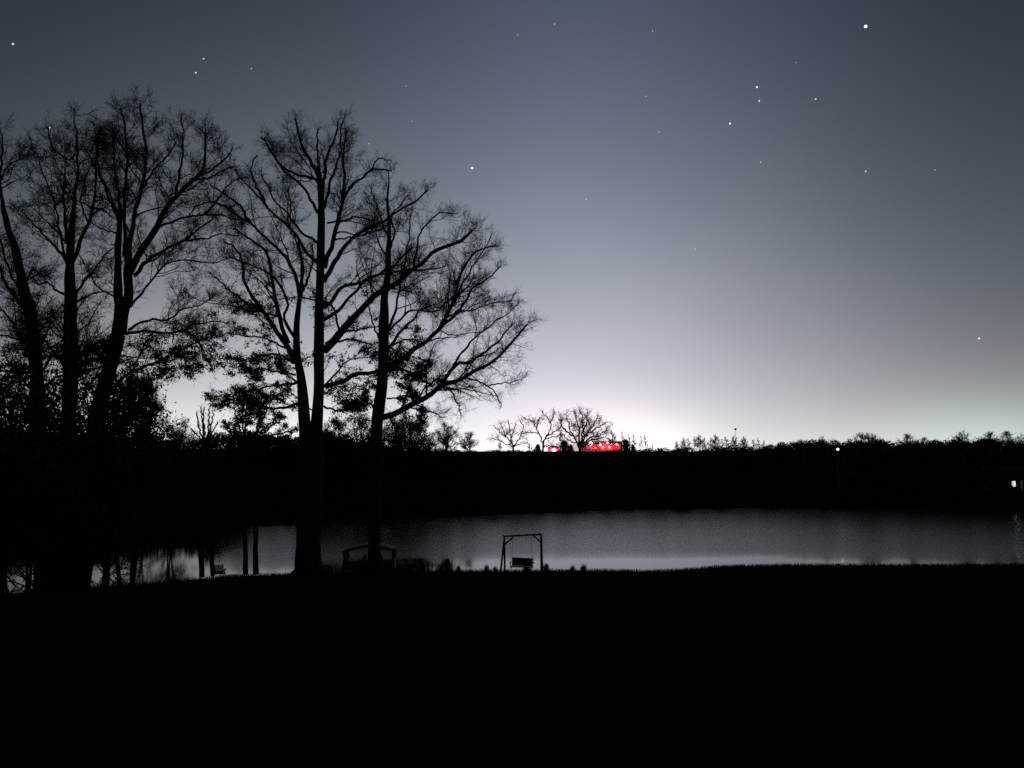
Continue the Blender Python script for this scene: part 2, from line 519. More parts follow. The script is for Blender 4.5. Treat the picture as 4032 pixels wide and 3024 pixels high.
TRI = {'n': 0}
def dress(root, limbs, g, center, d1, d2, d3, l1=(1.2, 3.8), l2=(0.35, 1.15), l3=(0.14, 0.48), limb_sides=9, limb_name='limb',
          thick=1.0, leafy=0, leaf_z=None, leaf_size=0.07, up=0.12, outw=0.15, scale=1.0, t0=0.3, leaf_mat=None, bare=(), spread=0.17, leaf_x=None, third=True, boughs=0.0, bl=(1.6, 5.0)):
    """give traced limbs [(P, R, L, name)] their bark meshes and three orders of branches"""
    for P, R, L, nm in limbs:
        Tubes().add(P, R, limb_sides if R[0] > 0.05 else 6, cap=True).build(nm, root, M_BARK, True)
    cr = [l for l in limbs if l[3] not in bare]
    P = np.stack([resample(l[0], l[1], 20)[0] for l in cr]); R = np.stack([resample(l[0], l[1], 20)[1] for l in cr]); L = np.array([l[2] for l in cr])
    # crooked secondary boughs fill the crown between the traced limbs
    extra = None
    if boughs:
        f0 = lambda t, Lp, q: np.clip(Lp * 0.55, bl[0], bl[1]) * (1.2 - 1.04 * t) * (0.55 + 0.7 * q)
        up_ = resample(limbs[0][0][17:], limbs[0][1][17:], 20)
        pl = limbs[1:] + [(up_[0], up_[1] * 0.5, up_[2] * 2.0, 'trunk')]
        PP = np.stack([resample(l[0], l[1], 20)[0] for l in pl]); RR_ = np.stack([resample(l[0], l[1], 20)[1] for l in pl]); LL = np.array([l[2] for l in pl])
        Q0, R0, L0 = spawn(PP, RR_, LL, int(LL.sum() * boughs), 0.12, (28, 68), f0, 9, g, center, up * 0.8, outw * 0.6, 0.24, 0.5, 0.05, 0.014, 0.016, taper=0.3)
        Tb = Tubes().add(Q0, R0, 5)
        Q0r = np.stack([resample(a_, b_, 20)[0] for a_, b_ in zip(Q0, R0)]); R0r = np.stack([resample(a_, b_, 20)[1] for a_, b_ in zip(Q0, R0)])
        P = np.concatenate([P, Q0r]); R = np.concatenate([R, R0r]); L = np.concatenate([L, L0]); extra = Tb
    tot = L.sum() * (1 - t0)
    f1 = lambda t, Lp, q: np.clip(Lp * 0.36, l1[0], l1[1]) * (1.25 - 1.06 * t) * (0.5 + 0.9 * q)
    Q1, R1, L1 = spawn(P, R, L, int(tot * d1), t0, (28, 75), f1, 6, g, center, up * 0.5, outw * 0.6, 0.27, 0.62, 0.16, 0.009 * thick, 0.014)
    f2 = lambda t, Lp, q: (l2[0] + (l2[1] - l2[0]) * q) * (1.2 - 0.85 * t)
    # twigs grow on the side branches and directly on the outer limbs
    Q2, R2, L2 = spawn(Q1, R1, L1, int(L1.sum() * d2), 0.12, (25, 72), f2, 3, g, center, up * 0.6, outw * 0.7, 0.3, 0.65, 0.12, 0.0085 * thick, 0.012)
    Q2b, R2b, L2b = spawn(P, R, L, int(tot * d2 * 0.45), 0.45, (25, 72), f2, 3, g, center, up * 0.6, outw * 0.7, 0.3, 0.5, 0.15, 0.0085 * thick, 0.012)
    Q2 = np.concatenate([Q2, Q2b]); R2 = np.concatenate([R2, R2b]); L2 = np.concatenate([L2, L2b])
    T = (extra or Tubes()).add(Q1, R1, 3).add(Q2, R2, 3)
    if third:
        f3 = lambda t, Lp, q: (l3[0] + (l3[1] - l3[0]) * q)
        Q3, R3, L3 = spawn(Q2, R2, L2, int(L2.sum() * d3), 0.1, (25, 70), f3, 2, g, center, up * 0.6, outw * 0.7, 0.32, 0.7, 0.15, 0.0068 * thick, 0.01)
        T.add(Q3, R3, 3)
        TRI['n'] += len(Q3) * 12
    TRI['n'] += len(Q1) * 50 + len(Q2) * 18
    T.build('twigs', root, M_TWIG, False, 'stuff')
    if leafy:
        cand = Q2.reshape(-1, 3)
        if leaf_z is not None:
            keep = (cand[:, 2] > leaf_z[0]) & (cand[:, 2] < leaf_z[1])
            if leaf_x is not None: keep &= (cand[:, 0] < leaf_x)
            # thinner towards the top
            keep &= g.random(len(cand)) < np.clip(1.15 - (cand[:, 2] - leaf_z[0]) / (leaf_z[1] - leaf_z[0]), 0, 1) ** 1.5
            cand = cand[keep]
        if len(cand):
            pick = cand[g.choice(len(cand), min(leafy, len(cand)), replace=False)]
            big = g.random(len(pick)) < 0.35
            T = Tubes().quads(leaf_quads(g, pick[~big], 13, spread * 0.55, leaf_size)).quads(leaf_quads(g, pick[big], 34, spread, leaf_size))
            T.build('dead_leaves' if leaf_mat is None else 'foliage', root, leaf_mat or M_LEAF, False, 'stuff')

SC = {'A': lambda x, y: (x / 2.011, 350 + y / 2.011), 'B': lambda x, y: (900 + x / 1.7015, 350 + y / 1.7015),
      'C': lambda x, y: (x / 2.011, 1100 + y / 2.011), 'D': lambda x, y: (900 + x / 1.7015, 1100 + y / 1.7015),
      'F': lambda x, y: (1800 + x / 2.458, 1500 + y / 2.458), 'G': lambda x, y: (600 + x / 3.687, 1450 + y / 3.687), 'S': lambda x, y: (x, y)}
RS = {'A': 2.011, 'B': 1.7015, 'C': 2.011, 'D': 1.7015, 'F': 2.458, 'G': 3.687, 'S': 1.0}

def traced(depth, spec, g, dscale=0.5, lscale=1.0):
    """spec: [(name, r0, r1, 'Dx,y Dx,y ...')] limbs as seen, given depth of their own behind or before the trunk"""
    placed, out = [], []     # placed: (S xy, offset)
    for nm, r0, r1, s in spec:
        if nm == 'limb': r0, r1 = r0 * lscale, max(r1 * lscale, 1.3)
        pts = []
        for tok in s.split():
            k = tok[0]; x, y = tok[1:].split(',')
            pts.append(SC[k](float(x), float(y))); kr = RS[k]
        P2, _, ln = resample(pts, np.ones(len(pts)), 26)
        if placed:
            allp = np.concatenate([p for p, _ in placed]); allo = np.concatenate([o for _, o in placed])
            j = np.argmin(((allp - P2[0]) ** 2).sum(1)); o0 = allo[j]
        else:
            o0 = 0.0
        px = depth / F
        lat = abs(P2[-1, 0] - P2[0, 0]) * px; lm = ln * px
        if nm == 'trunk':
            o1 = o0 + g.uniform(-0.05, 0.05) * lm
        else:
            o1 = o0 + (g.choice([-1, 1]) * g.uniform(0.25, 1.0)) * dscale * lm
        t = np.linspace(0, 1, 26)
        off = o0 + (o1 - o0) * t ** 1.1
        jit = g.normal(size=(26, 2)) * (3.0 if nm != 'trunk' else 0.8); jit[0] = 0
        jit = (jit + np.roll(jit, 1, 0)) / 2; jit[0] = 0
        P = np.array([W(p[0] + j_[0], p[1] + j_[1], depth + o) for p, j_, o in zip(P2, jit, off)])
        R = (r0 + (r1 - r0) * t ** 0.85) * px * (RS['B'] / RS['B'])
        R = R * (1 + 0.06 * np.sin(t * 17 + g.random() * 6))
        placed.append((P2, off))
        out.append((P, R, lm, nm))
    return out

DEP = 50.0
g = np.random.default_rng(5)
# --- the great oak by the water (radii in photograph pixels)
oak1 = [
 ('trunk', 50, 46, 'S1212,2262 S1213,2200 S1214,2100 S1222,1900 S1228,1720'),
 ('trunk', 25, 13, 'S1240,1760 D595,900 D605,700 D605,480 D606,250 B612,1270 B618,1050 B622,850 B619,740 B612,640'),
 ('trunk', 28, 2.5, 'S1205,1770 D505,900 D490,700 D462,520 D455,350 D470,160 B485,1340 B492,1220 B480,1080 B462,1000'),
 ('limb', 22, 5, 'B622,870 B620,740 B610,640 B590,560 B500,400 B470,300 B455,200'),
 ('limb', 15, 4, 'B620,740 B640,600 B650,500 B680,400 B715,320 B735,215'),
 ('limb', 10, 4, 'B618,700 B580,610 B430,560 B340,500 B280,420 B220,320'),
 ('limb', 8, 4, 'B625,640 B600,480 B590,380 B600,260'),
 ('limb', 10, 4, 'B640,800 B690,600 B740,450 B750,330 B770,220'),
 ('limb', 17, 5, 'B640,1200 B690,1050 B735,870 B760,760 B772,600 B768,430 B790,280'),
 ('limb', 10, 4, 'B760,760 B810,665 B900,590 B960,540 B1040,540 B1095,548'),
 ('limb', 5, 3, 'B955,545 B1000,470 B1080,480'),
 ('limb', 16, 5, 'B640,1290 B740,1110 B830,1000 B920,940 B1050,880 B1160,800 B1260,750 B1335,680'),
 ('limb', 7, 4, 'B660,900 B760,882 B860,860 B960,872'),
 ('limb', 6, 3, 'B690,1010 B800,995 B870,985 B1000,945 B1080,900'),
 ('limb', 12, 4, 'B590,1160 B480,1040 B430,955 B350,880 B260,790 B170,690 B100,620 B40,540'),
 ('limb', 9, 4, 'B590,1030 B460,930 B400,840 B310,750 B260,650 B225,580'),
 ('limb', 10, 4, 'B600,830 B520,690 B440,605 B370,540 B290,430 B230,330'),
 ('limb', 14, 5, 'B480,1400 B450,1250 B400,1150 B300,1050 B220,970 B150,900 B60,845 B0,790'),
 ('limb', 20, 6, 'D460,560 D380,430 D300,310 D210,200 D110,150 D0,140'),
 ('limb', 13, 5, 'D230,215 D165,120 B110,1300 B90,1150 B40,1060 B-20,1030'),
 ('limb', 15, 5, 'D400,430 D340,240 B310,1400 B290,1250 B250,1100 B130,1000 B40,935'),
 ('limb', 11, 4, 'D450,400 D370,250 B400,1440 B340,1310 B250,1225 B110,1170 B0,1125'),
 ('limb', 9, 4, 'B485,1350 B500,1200 B470,1080 B440,980 B400,900'),
 ('limb', 11, 4, 'B480,1400 B520,1300 B560,1180 B565,1040'),
 ('limb', 25, 7, 'D640,480 D720,390 D830,270 B960,1400 B1060,1340 B1150,1285 B1250,1200 B1350,1110 B1450,1055 B1560,1015 B1630,950'),
 ('limb', 12, 4, 'D640,270 B700,1510 B840,1370 B930,1270 B1080,1230 B1200,1215 B1330,1215 B1450,1190'),
 ('limb', 13, 5, 'D640,190 B690,1420 B760,1330 B900,1290 B1010,1240 B1120,1170 B1230,1060'),
 ('limb', 17, 6, 'D650,715 D760,690 D830,645 D930,628 D1040,615 D1150,605 D1230,630 D1300,680 D1370,720'),
 ('limb', 9, 4, 'D650,460 D740,412 D860,405 D960,440'),
 ('limb', 9, 4, 'D650,430 D760,360 D900,330 D1020,312'),
 ('limb', 9, 3, 'D440,560 D330,500 D220,510 D110,540 D0,520'),
 ('limb', 8, 3, 'D450,640 D330,620 D200,600 D80,630'),
 ('limb', 9, 3, 'D460,690 D330,710 D190,730 D60,790 D-40,830'),
 ('limb', 10, 3, 'D470,830 D330,860 D200,850 D60,820 D-60,850'),
 ('limb', 7, 3, 'D380,460 D260,400 D130,380 D20,370'),
 ('limb', 7, 3, 'D640,850 D740,880 D850,860 D950,830'),
 ('limb', 6, 3, 'D640,760 D720,720 D790,720'),
 ('limb', 9, 4, 'B260,790 B190,660 B150,540 B185,450'),
 ('limb', 10, 4, 'B150,900 B60,770 B-40,700 B-130,640'),
 ('limb', 9, 4, 'B60,845 B-60,770 B-150,760 B-230,790'),
 ('limb', 8, 3, 'D110,150 D20,80 B-60,1290 B-130,1230'),
]
def make_traced(name, label, cat, depth, spec, seed, base=None, group=None, **kw):
    g = np.random.default_rng(seed)
    limbs = traced(depth, spec, g, kw.pop('dscale', 0.5), kw.pop('lscale', 1.0))
    b0 = limbs[0][0][0]
    root = thing(name, label, cat, (b0[0], b0[1], b0[2]), group)
    zc = kw.pop('center_z', b0[2] + 6)
    dress(root, limbs, g, np.array([b0[0], b0[1], zc]), **kw)
    return root

make_traced('bare_oak', 'tallest bare oak at the water edge, thick trunk forking into two heavy stems', 'tree', DEP, oak1, 21,
            lscale=0.66, boughs=0.6, d1=3.7, d2=6.2, d3=7.3, leafy=1300, leaf_z=(9.0, 19.0), bare=('trunk',), center_z=9.0, leaf_size=0.07)

# --- the slimmer oak to its right
oak2 = [
 ('trunk', 27, 21, 'S1472,2258 S1473,2150 S1476,2000 S1484,1800 D990,1030 D1005,850 D1028,700 D1035,500 D1038,300'),
 ('trunk', 20, 2, 'D1038,310 D1045,110 B1062,1290 B1070,1100 B1075,900 B1062,740 B1075,620 B1070,540'),
 ('limb', 13, 4, 'D1045,500 D1120,400 D1180,320 D1250,250 B1290,1480 B1400,1440'),
 ('limb', 10, 4, 'D1050,400 D1100,250 D1130,120 B1150,1300 B1172,1180 B1205,1000 B1222,840'),
 ('limb', 19, 5, 'D1050,590 D1160,530 D1290,440 D1370,375 D1430,310 D1480,200 D1520,100 B1560,1240 B1620,1130 B1720,1060 B1805,1050'),
 ('limb', 11, 4, 'D1440,300 D1510,240 D1570,180 B1640,1330 B1740,1270 B1820,1190'),
 ('limb', 23, 5, 'D1010,930 D1140,890 D1250,825 D1350,770 D1440,700 D1560,670 D1640,620 D1740,570 D1840,480 D1920,390 D2000,300'),
 ('limb', 6, 3, 'D1585,655 D1680,690 D1740,720 D1790,770 D1830,860'),
 ('limb', 5, 2, 'D1720,715 D1800,700 D1890,690 D1990,655'),
 ('limb', 14, 4, 'D1440,700 D1480,620 D1530,560 D1610,560 D1700,500 D1800,420 D1900,300'),
 ('limb', 8, 3, 'D1500,590 D1560,500 D1640,400 D1740,320 D1850,240 D1950,160'),
 ('limb', 8, 3, 'B1080,1620 B1200,1500 B1290,1480 B1400,1480 B1500,1395 B1600,1335 B1700,1290'),
 ('limb', 7, 3, 'D1400,350 B1450,1540 B1560,1490 B1650,1485 B1760,1440 B1900,1420'),
 ('limb', 8, 3, 'D1480,210 B1520,1400 B1580,1285 B1660,1150 B1720,1060 B1760,980'),
 ('limb', 9, 3, 'B1072,1100 B1110,960 B1090,850 B1150,780 B1220,690'),
 ('limb', 9, 3, 'B1240,1190 B1260,1050 B1290,960 B1350,880 B1430,830 B1540,840'),
 ('limb', 7, 3, 'B1070,1000 B1020,870 B980,740 B940,650'),
 ('limb', 7, 3, 'D1035,450 D980,330 D940,200 D930,80'),
 ('limb', 7, 3, 'D1050,480 D1180,400 D1300,420 D1400,400 D1540,380'),
 ('limb', 6, 3, 'D1060,800 D1160,790 D1240,760'),
 ('limb', 6, 3, 'D1200,860 D1330,880 D1440,930'),
 ('limb', 6, 3, 'D990,880 D940,820 D880,830 D820,860'),
 ('limb', 7, 3, 'D1420,720 D1500,760 D1540,850 D1560,920'),
]
make_traced('bare_oak', 'bare oak with a slim trunk and one long low limb reaching right', 'tree', 51.0, oak2, 33,
            lscale=0.62, boughs=0.6, d1=4.2, d2=6.6, d3=7.5, leafy=620, leaf_z=(8.8, 17.0), leaf_x=-6.0, bare=('trunk',), center_z=9.0, leaf_size=0.075)

# --- the two oaks of the left group and the one cut by the left edge
oak3 = [
 ('trunk', 42, 27, 'S300,2330 S312,2200 S340,2000 S362,1800 C800,950 C850,780 C905,560 C935,440'),
 ('trunk', 22, 9, 'C930,450 C945,200 A935,1640 A935,1300 A945,1100 A955,950'),
 ('trunk', 25, 14, 'C950,430 C990,200 A1020,1640 A1012,1450 A1020,1300'),
 ('limb', 13, 4, 'A950,1000 A945,880 A915,720 A900,520 A895,300'),
 ('limb', 14, 5, 'A985,1330 A990,1100 A985,900 A1000,700 A1010,520 A985,300 A950,150'),
 ('limb', 18, 5, 'A1020,1320 A1040,1150 A1070,980 A1120,780 A1160,600 A1165,480 A1130,300 A1105,120'),
 ('limb', 26, 6, 'A1025,1450 A1120,1280 A1220,1120 A1280,1010 A1360,890 A1430,820 A1530,720 A1600,640 A1620,500 A1620,350'),
 ('limb', 9, 4, 'A1270,1090 A1350,1050 A1480,1020 A1620,990 A1780,1010 A1930,1040'),
 ('limb', 10, 4, 'A1390,840 A1425,650 A1450,450 A1440,230'),
 ('limb', 9, 4, 'A1560,700 A1680,640 A1780,560 A1850,470'),
 ('limb', 12, 4, 'A940,1040 A860,860 A800,700 A770,550 A790,350'),
 ('limb', 7, 3, 'A930,1140 A860,1120 A790,1100 A720,1060'),
 ('limb', 15, 5, 'A1060,1480 A1180,1350 A1300,1280 A1450,1200 A1560,1130 A1670,1040'),
 ('limb', 12, 4, 'C1000,430 C1150,420 C1300,425 C1470,410 C1490,370 C1590,350 C1700,330 C1800,350'),
 ('limb', 4, 2, 'C1370,430 C1380,520 C1450,620 C1520,770'),
 ('limb', 8, 3, 'C1480,410 C1560,480 C1610,600 C1680,700'),
 ('limb', 6, 2, 'C1550,480 C1640,580 C1730,660 C1810,740'),
 ('limb', 10, 3, 'C1020,400 C1100,350 C1200,320 C1330,320 C1440,240 C1600,190 C1690,130'),
 ('limb', 14, 4, 'C870,900 C1000,760 C1120,700 C1250,650 C1400,580 C1560,500 C1700,440'),
 ('limb', 9, 3, 'C1030,220 C1120,110 A1250,1450 A1350,1370 A1500,1360 A1650,1380 A1800,1340'),
 ('limb', 12, 5, 'C900,500 C760,560 C620,600 C500,580'),
 ('limb', 10, 4, 'C840,850 C980,900 C1100,980 C1200,1000'),
 ('limb', 9, 4, 'C850,800 C980,860 C1090,850 C1200,800 C1290,760'),
 ('limb', 8, 4, 'A1130,790 A1220,640 A1330,520 A1400,420'),
 ('limb', 9, 3, 'A1620,990 A1720,880 A1800,770 A1900,700'),
 ('limb', 8, 3, 'A1530,720 A1660,700 A1770,640 A1860,620'),
 ('limb', 8, 3, 'A1450,1200 A1600,1190 A1750,1150 A1880,1160'),
]
make_traced('bare_oak', 'leaning bare oak of the left group with a long level branch', 'tree', 48.0, oak3, 47,
            lscale=0.6, boughs=0.8, d1=4.4, d2=6.4, d3=7.5, leafy=700, thick=1.3, leaf_z=(7.5, 16.0), bare=('trunk',), center_z=9.0, leaf_size=0.07)

oak4 = [
 ('trunk', 36, 24.5, 'S236,2335 S240,2200 S262,2000 S275,1800 C545,1100 C560,800 C560,500 C562,200'),
 ('trunk', 24, 10, 'C562,220 A556,1640 A556,1350 A568,1120 A580,980'),
 ('limb', 14, 4, 'A580,1000 A600,800 A612,600 A610,420 A590,200'),
 ('limb', 8, 4, 'A612,520 A540,560 A440,490 A400,400 A380,310'),
 ('limb', 14, 5, 'A550,1330 A520,1100 A505,900 A515,700 A510,620'),
 ('limb', 13, 4, 'A545,1420 A480,1290 A400,1210 A330,1140 A250,1060 A185,990'),
 ('limb', 14, 4, 'A575,1370 A640,1190 A690,1080 A735,950 A755,700 A765,450 A745,310'),
 ('limb', 9, 3, 'A520,1350 A475,1150 A450,980 A380,760 A335,650 A300,530 A240,470'),
 ('limb', 9, 4, 'A735,940 A800,950 A870,1000'),
 ('limb', 12, 4, 'C580,220 A640,1560 A750,1430 A850,1300 A900,1260'),
 ('limb', 9, 4, 'C540,130 C440,80 C380,20 A300,1550 A250,1460'),
 ('limb', 9, 3, 'C590,190 C700,130 C820,100 C900,100'),
 ('limb', 12, 5, 'C610,600 C700,550 C800,500 C900,470'),
 ('limb', 11, 4, 'C520,700 C420,560 C300,430 C220,300'),
 ('limb', 7, 3, 'A700,1060 A640,920 A660,780 A700,620'),
 ('limb', 9, 4, 'C560,900 C680,860 C760,900'),
]
make_traced('bare_oak', 'bare oak with a straight upright trunk in the middle of the left group', 'tree', 47.0, oak4, 58,
            lscale=0.6, boughs=1.3, d1=4.6, d2=6.8, d3=7.5, leafy=600, thick=1.3, leaf_z=(7.5, 14.0), bare=('trunk',), center_z=9.0, leaf_size=0.07)

oak5 = [
 ('trunk', 32, 22, 'S165,2335 S168,2200 S160,2000 S150,1750 C290,1000 C290,700 C260,400 C230,175'),
 ('trunk', 22.5, 9, 'C226,150 A200,1640 A130,1300 A70,1120 A20,920'),
 ('limb', 13, 4, 'A22,930 A5,780 A8,620 A20,480 A12,330'),
 ('limb', 6, 3, 'A5,720 A60,620 A150,560 A220,520'),
 ('limb', 18, 5, 'C250,300 C160,180 C60,60 A20,1500 A-60,1250'),
 ('limb', 12, 4, 'C240,200 C200,60 A150,1560 A60,1400 A0,1180 A-60,1000'),
 ('limb', 13, 4, 'C290,500 C180,470 C90,330 C0,230 C-80,180'),
 ('limb', 10, 4, 'A180,1560 A260,1440 A340,1480 A420,1500'),
 ('limb', 10, 4, 'C280,650 C180,500 C60,450 C-60,440'),
 ('limb', 10, 4, 'C290,900 C200,820 C100,700 C20,600'),
 ('limb', 9, 4, 'C300,1000 C180,1020 C60,900 C-40,850'),
]
make_traced('bare_oak', 'leftmost bare oak, leaning out of the frame at the left edge', 'tree', 45.5, oak5, 61,
            lscale=0.6, boughs=1.2, d1=4.4, d2=6.4, d3=7.5, leafy=500, thick=1.3, leaf_z=(7.5, 15.0), bare=('trunk',), center_z=9.0, leaf_size=0.07)

# --- small twin-stemmed trees on the bank
def fan_tree(name, label, depth, stems, crown, seed, n=9, group=None, leafy=0, **kw):
    """stems: list of S-polylines that rise from the bank; crown: (left, right, top, base) in S pixels; limbs fan out between"""
    g = np.random.default_rng(seed)
    l, r_, t, b_ = crown
    spec = []
    for r0, s in stems: spec.append(('trunk', r0, r0 * 0.6, s))
    ends = [tuple(float(v) for v in s.split()[-1][1:].split(',')) for _, s in stems]
    for i in range(n):
        u = (i + 0.5) / n + g.uniform(-0.04, 0.04)
        e = ends[min(int(u * len(ends)), len(ends) - 1)]
        ex = l + (r_ - l) * u
        ey = t + (b_ - t) * (0.85 * abs(2 * u - 1) ** 2.2) + g.uniform(0, 18)
        mx_ = e[0] + (ex - e[0]) * 0.45; my = e[1] + (ey - e[1]) * 0.5
        spec.append(('limb', stems[0][0] * 0.42, 2.2, f'S{e[0]},{e[1]} S{mx_ + g.uniform(-6, 6)},{my} S{ex},{ey}'))
    base = dict(d1=3.2, d2=5.0, d3=5.0, l1=(0.5, 1.4), l2=(0.25, 0.7), l3=(0.1, 0.3), bare=('trunk',), leafy=leafy, leaf_z=(5.5, 12.0), leaf_size=0.06, spread=0.12, center_z=4.0, up=0.2)
    base.update(kw)
    return make_traced(name, label, 'tree', depth, spec, seed, group=group, **base)

fan_tree('small_bare_tree', 'small bare tree on the bank with two straight dark stems left of the lawn chair', 49.0,
         [(11, 'S795,2272 S793,2150 S800,1950 S806,1760'), (9, 'S838,2268 S832,2150 S826,1950 S812,1750')], (745, 870, 1592, 1720), 71, 7)
fan_tree('small_bare_tree', 'broad small bare tree on the bank with two stems right of the lawn chair', 49.5,
         [(10, 'S967,2262 S966,2150 S962,1950 S960,1740'), (11, 'S1008,2262 S1006,2150 S1010,1950 S1000,1740')], (850, 1170, 1560, 1720), 72, 12, leafy=260)
fan_tree('small_bare_tree', 'leafy small tree on the left bank with two legs-like stems over bright water', 46.0,
         [(7, 'S424,2312 S430,2220 S434,2100 S440,1800'), (9, 'S474,2308 S463,2220 S455,2100 S470,1800')], (380, 660, 1440, 1700), 73, 13, leafy=500, leaf_z=(5.0, 14.0))

# --- undergrowth between and behind the left oaks
def gen_limbs(g, height, spreadr, stems, base_r, n_limb):
    limbs = []
    for s in range(stems):
        a = g.uniform(0, 6.283); lean = g.uniform(0.02, 0.16) if stems > 1 else g.uniform(0, 0.05)
        h = height * g.uniform(0.75, 0.92)
        pts = [np.array([0, 0, -0.3])]
        for k in range(1, 5):
            q = k / 4
            pts.append(np.array([math.cos(a) * lean * h * q + g.normal() * 0.012 * h, math.sin(a) * lean * h * q + g.normal() * 0.012 * h, h * q]))
        P, R, L = resample(np.array(pts), np.linspace(base_r, base_r * 0.22, 5), 16)
        limbs.append((P, R, L, 'trunk'))
        for i in range(n_limb):
            t = g.uniform(0.22, 0.95); f = t * 15; k = int(f)
            p0 = P[k]; az_ = g.uniform(0, 6.283)
            el = rad(25 + 50 * t + g.uniform(-12, 12))
            ll = spreadr * (1.25 - 0.75 * t) * g.uniform(0.75, 1.15)
            d = np.array([math.cos(az_) * math.cos(el), math.sin(az_) * math.cos(el), math.sin(el)])
            pp = [p0]
            for m in range(3):
                d = norm(d + g.normal(size=3) * 0.14 + np.array([0, 0, 0.12])); pp.append(pp[-1] + d * ll / 3)
            PP, RR, LL = resample(np.array(pp), np.linspace(R[k] * 0.55, 0.012, 4), 8)
            limbs.append((PP, RR, LL, 'limb'))
    return limbs

def gen_variant(seed, height, spreadr, stems=1, base_r=0.18, n_limb=12, d1=2.0, d2=3.0, leaf=0, thick=1.6, evergreen=False, third=None, d3=3.0):
    """a generic tree in local coordinates: (trunk mesh, crown mesh)"""
    g = np.random.default_rng(seed)
    limbs = gen_limbs(g, height, spreadr, stems, base_r, n_limb)
    T = Tubes()
    for P, R, L, nm in limbs:
        if nm == 'trunk': T.add(P, R, 7, cap=True)
    V = np.concatenate(T.v); trunk = mesh_np('trunk', V, T.f)
    cl = [l for l in limbs if l[3] == 'limb']
    U = Tubes()
    for P, R, L, nm in cl: U.add(P, R, 5)
    P = np.stack([l[0] for l in cl]); R = np.stack([l[1] for l in cl]); L = np.array([l[2] for l in cl])
    c = np.array([0, 0, height * 0.3])
    f1 = lambda t, Lp, q: Lp * 0.42 * (1.1 - 0.6 * t) * (0.6 + 0.8 * q)
    Q1, R1, L1 = spawn(P, R, L, int(L.sum() * d1), 0.2, (25, 60), f1, 4, g, c, 0.15, 0.12, 0.18, 0.6, 0.15, 0.011 * thick, 0.014)
    f2 = lambda t, Lp, q: (0.25 + 0.6 * q) * height / 10
    Q2, R2, L2 = spawn(Q1, R1, L1, int(L1.sum() * d2), 0.1, (25, 60), f2, 3, g, c, 0.15, 0.12, 0.2, 0.7, 0.15, 0.0085 * thick, 0.012)
    U.add(Q1, R1, 4).add(Q2, R2, 3)
    if third:
        f3 = lambda t, Lp, q: (0.15 + 0.35 * q) * height / 10
        Q3, R3, L3 = spawn(Q2, R2, L2, int(L2.sum() * d3), 0.1, (25, 60), f3, 2, g, c, 0.15, 0.12, 0.2, 0.7, 0.15, 0.007 * thick, 0.012)
        U.add(Q3, R3, 3)
    crown = mesh_np('crown', np.concatenate(U.v), U.f)
    leaves = None
    if leaf:
        cand = np.concatenate([Q2.reshape(-1, 3), Q1.reshape(-1, 3)])
        pick = cand[g.choice(len(cand), min(leaf, len(cand)), replace=False)]
        X_ = Tubes().quads(leaf_quads(g, pick, 13, 0.19 * height / 8, 0.062 * height / 8))
        leaves = mesh_np('leaves', np.concatenate(X_.v), X_.f)
    return trunk, crown, leaves

def plant(var, name, label, cat, x, y, s=1.0, rz=0.0, group=None, z=None, sz=None, leafmat=None):
    trunk, crown, leaves = var
    root = thing(name, label, cat, (x, y, gz(x, y) if z is None else z), group, rz)
    root.scale = (s, s, sz or s)
    a = link_mesh('trunk', trunk, root, M_BARK, True)
    b2 = link_mesh('crown', crown, root, M_TWIG)
    b2['kind'] = 'stuff'
    if leaves is not None:
        c = link_mesh('dead_leaves', leaves, root, leafmat or M_LEAF); c['kind'] = 'stuff'
    return root

shrub = [gen_variant(100 + i, 5.0, 1.9, 4, 0.06, 9, 4.0, 5.0, leaf=260, thick=0.9) for i in range(3)]
bushy = [gen_variant(110 + i, 8.0, 3.2, 3, 0.11, 14, 3.0, 3.6, leaf=520, thick=1.7) for i in range(2)]

# spindly shrubs and saplings under the left oaks
for i, (sx, Yd, s, k, lab) in enumerate([
    (20, 52, 1.9, 0, 'dense leafy bush below the leftmost oak at the frame edge'),
    (110, 46, 1.7, 1, 'dense bush filling the gap left of the upright oak trunk'),
    (215, 50, 1.9, 2, 'dark bush at the feet of the upright oak of the left group'),
    (330, 51, 1.95, 0, 'dark bush between the upright oak and the leaning oak'),
    (420, 50.5, 1.6, 1, 'bushy thicket right below the leaning oak trunk'),
    (560, 120, 2.3, 2, 'leafy bush on the far bank in the gap right of the left oaks')]):
    p = W(sx, 2200, Yd)
    plant(shrub[k], 'leafy_bush', lab, 'bush', p[0], Yd, s, i * 1.3, 'bushes beneath the left oaks' if i < 5 else None)
under = [gen_variant(120 + i, 10.0, 3.6, 2, 0.09, 15, 2.6, 3.4, leaf=330, thick=1.3) for i in range(2)]
for i, (sx, top, Yd, k, lab) in enumerate([
    (-20, 1180, 43, 0, 'understorey tree with dead leaves at the very left edge'),
    (70, 1270, 44, 1, 'understorey tree with dead leaves between the edge oak and the upright oak'),
    (215, 1180, 42.5, 0, 'understorey tree tangled round the upright oak trunk'),
    (395, 1300, 45, 1, 'understorey tree tangled round the leaning oak trunk'),
    (300, 1500, 46, 0, 'lower understorey tree between the upright and the leaning oak'),
    (560, 1400, 46.5, 1, 'twiggy understorey tree right of the leaning oak, leaves on its lower boughs')]):
    p = W(sx, top, Yd); zb = gz(p[0], Yd)
    plant(under[k], 'understorey_tree', lab, 'tree', p[0], Yd, (p[2] - zb) / 10.5, i * 1.9, 'understorey beneath the left oaks')

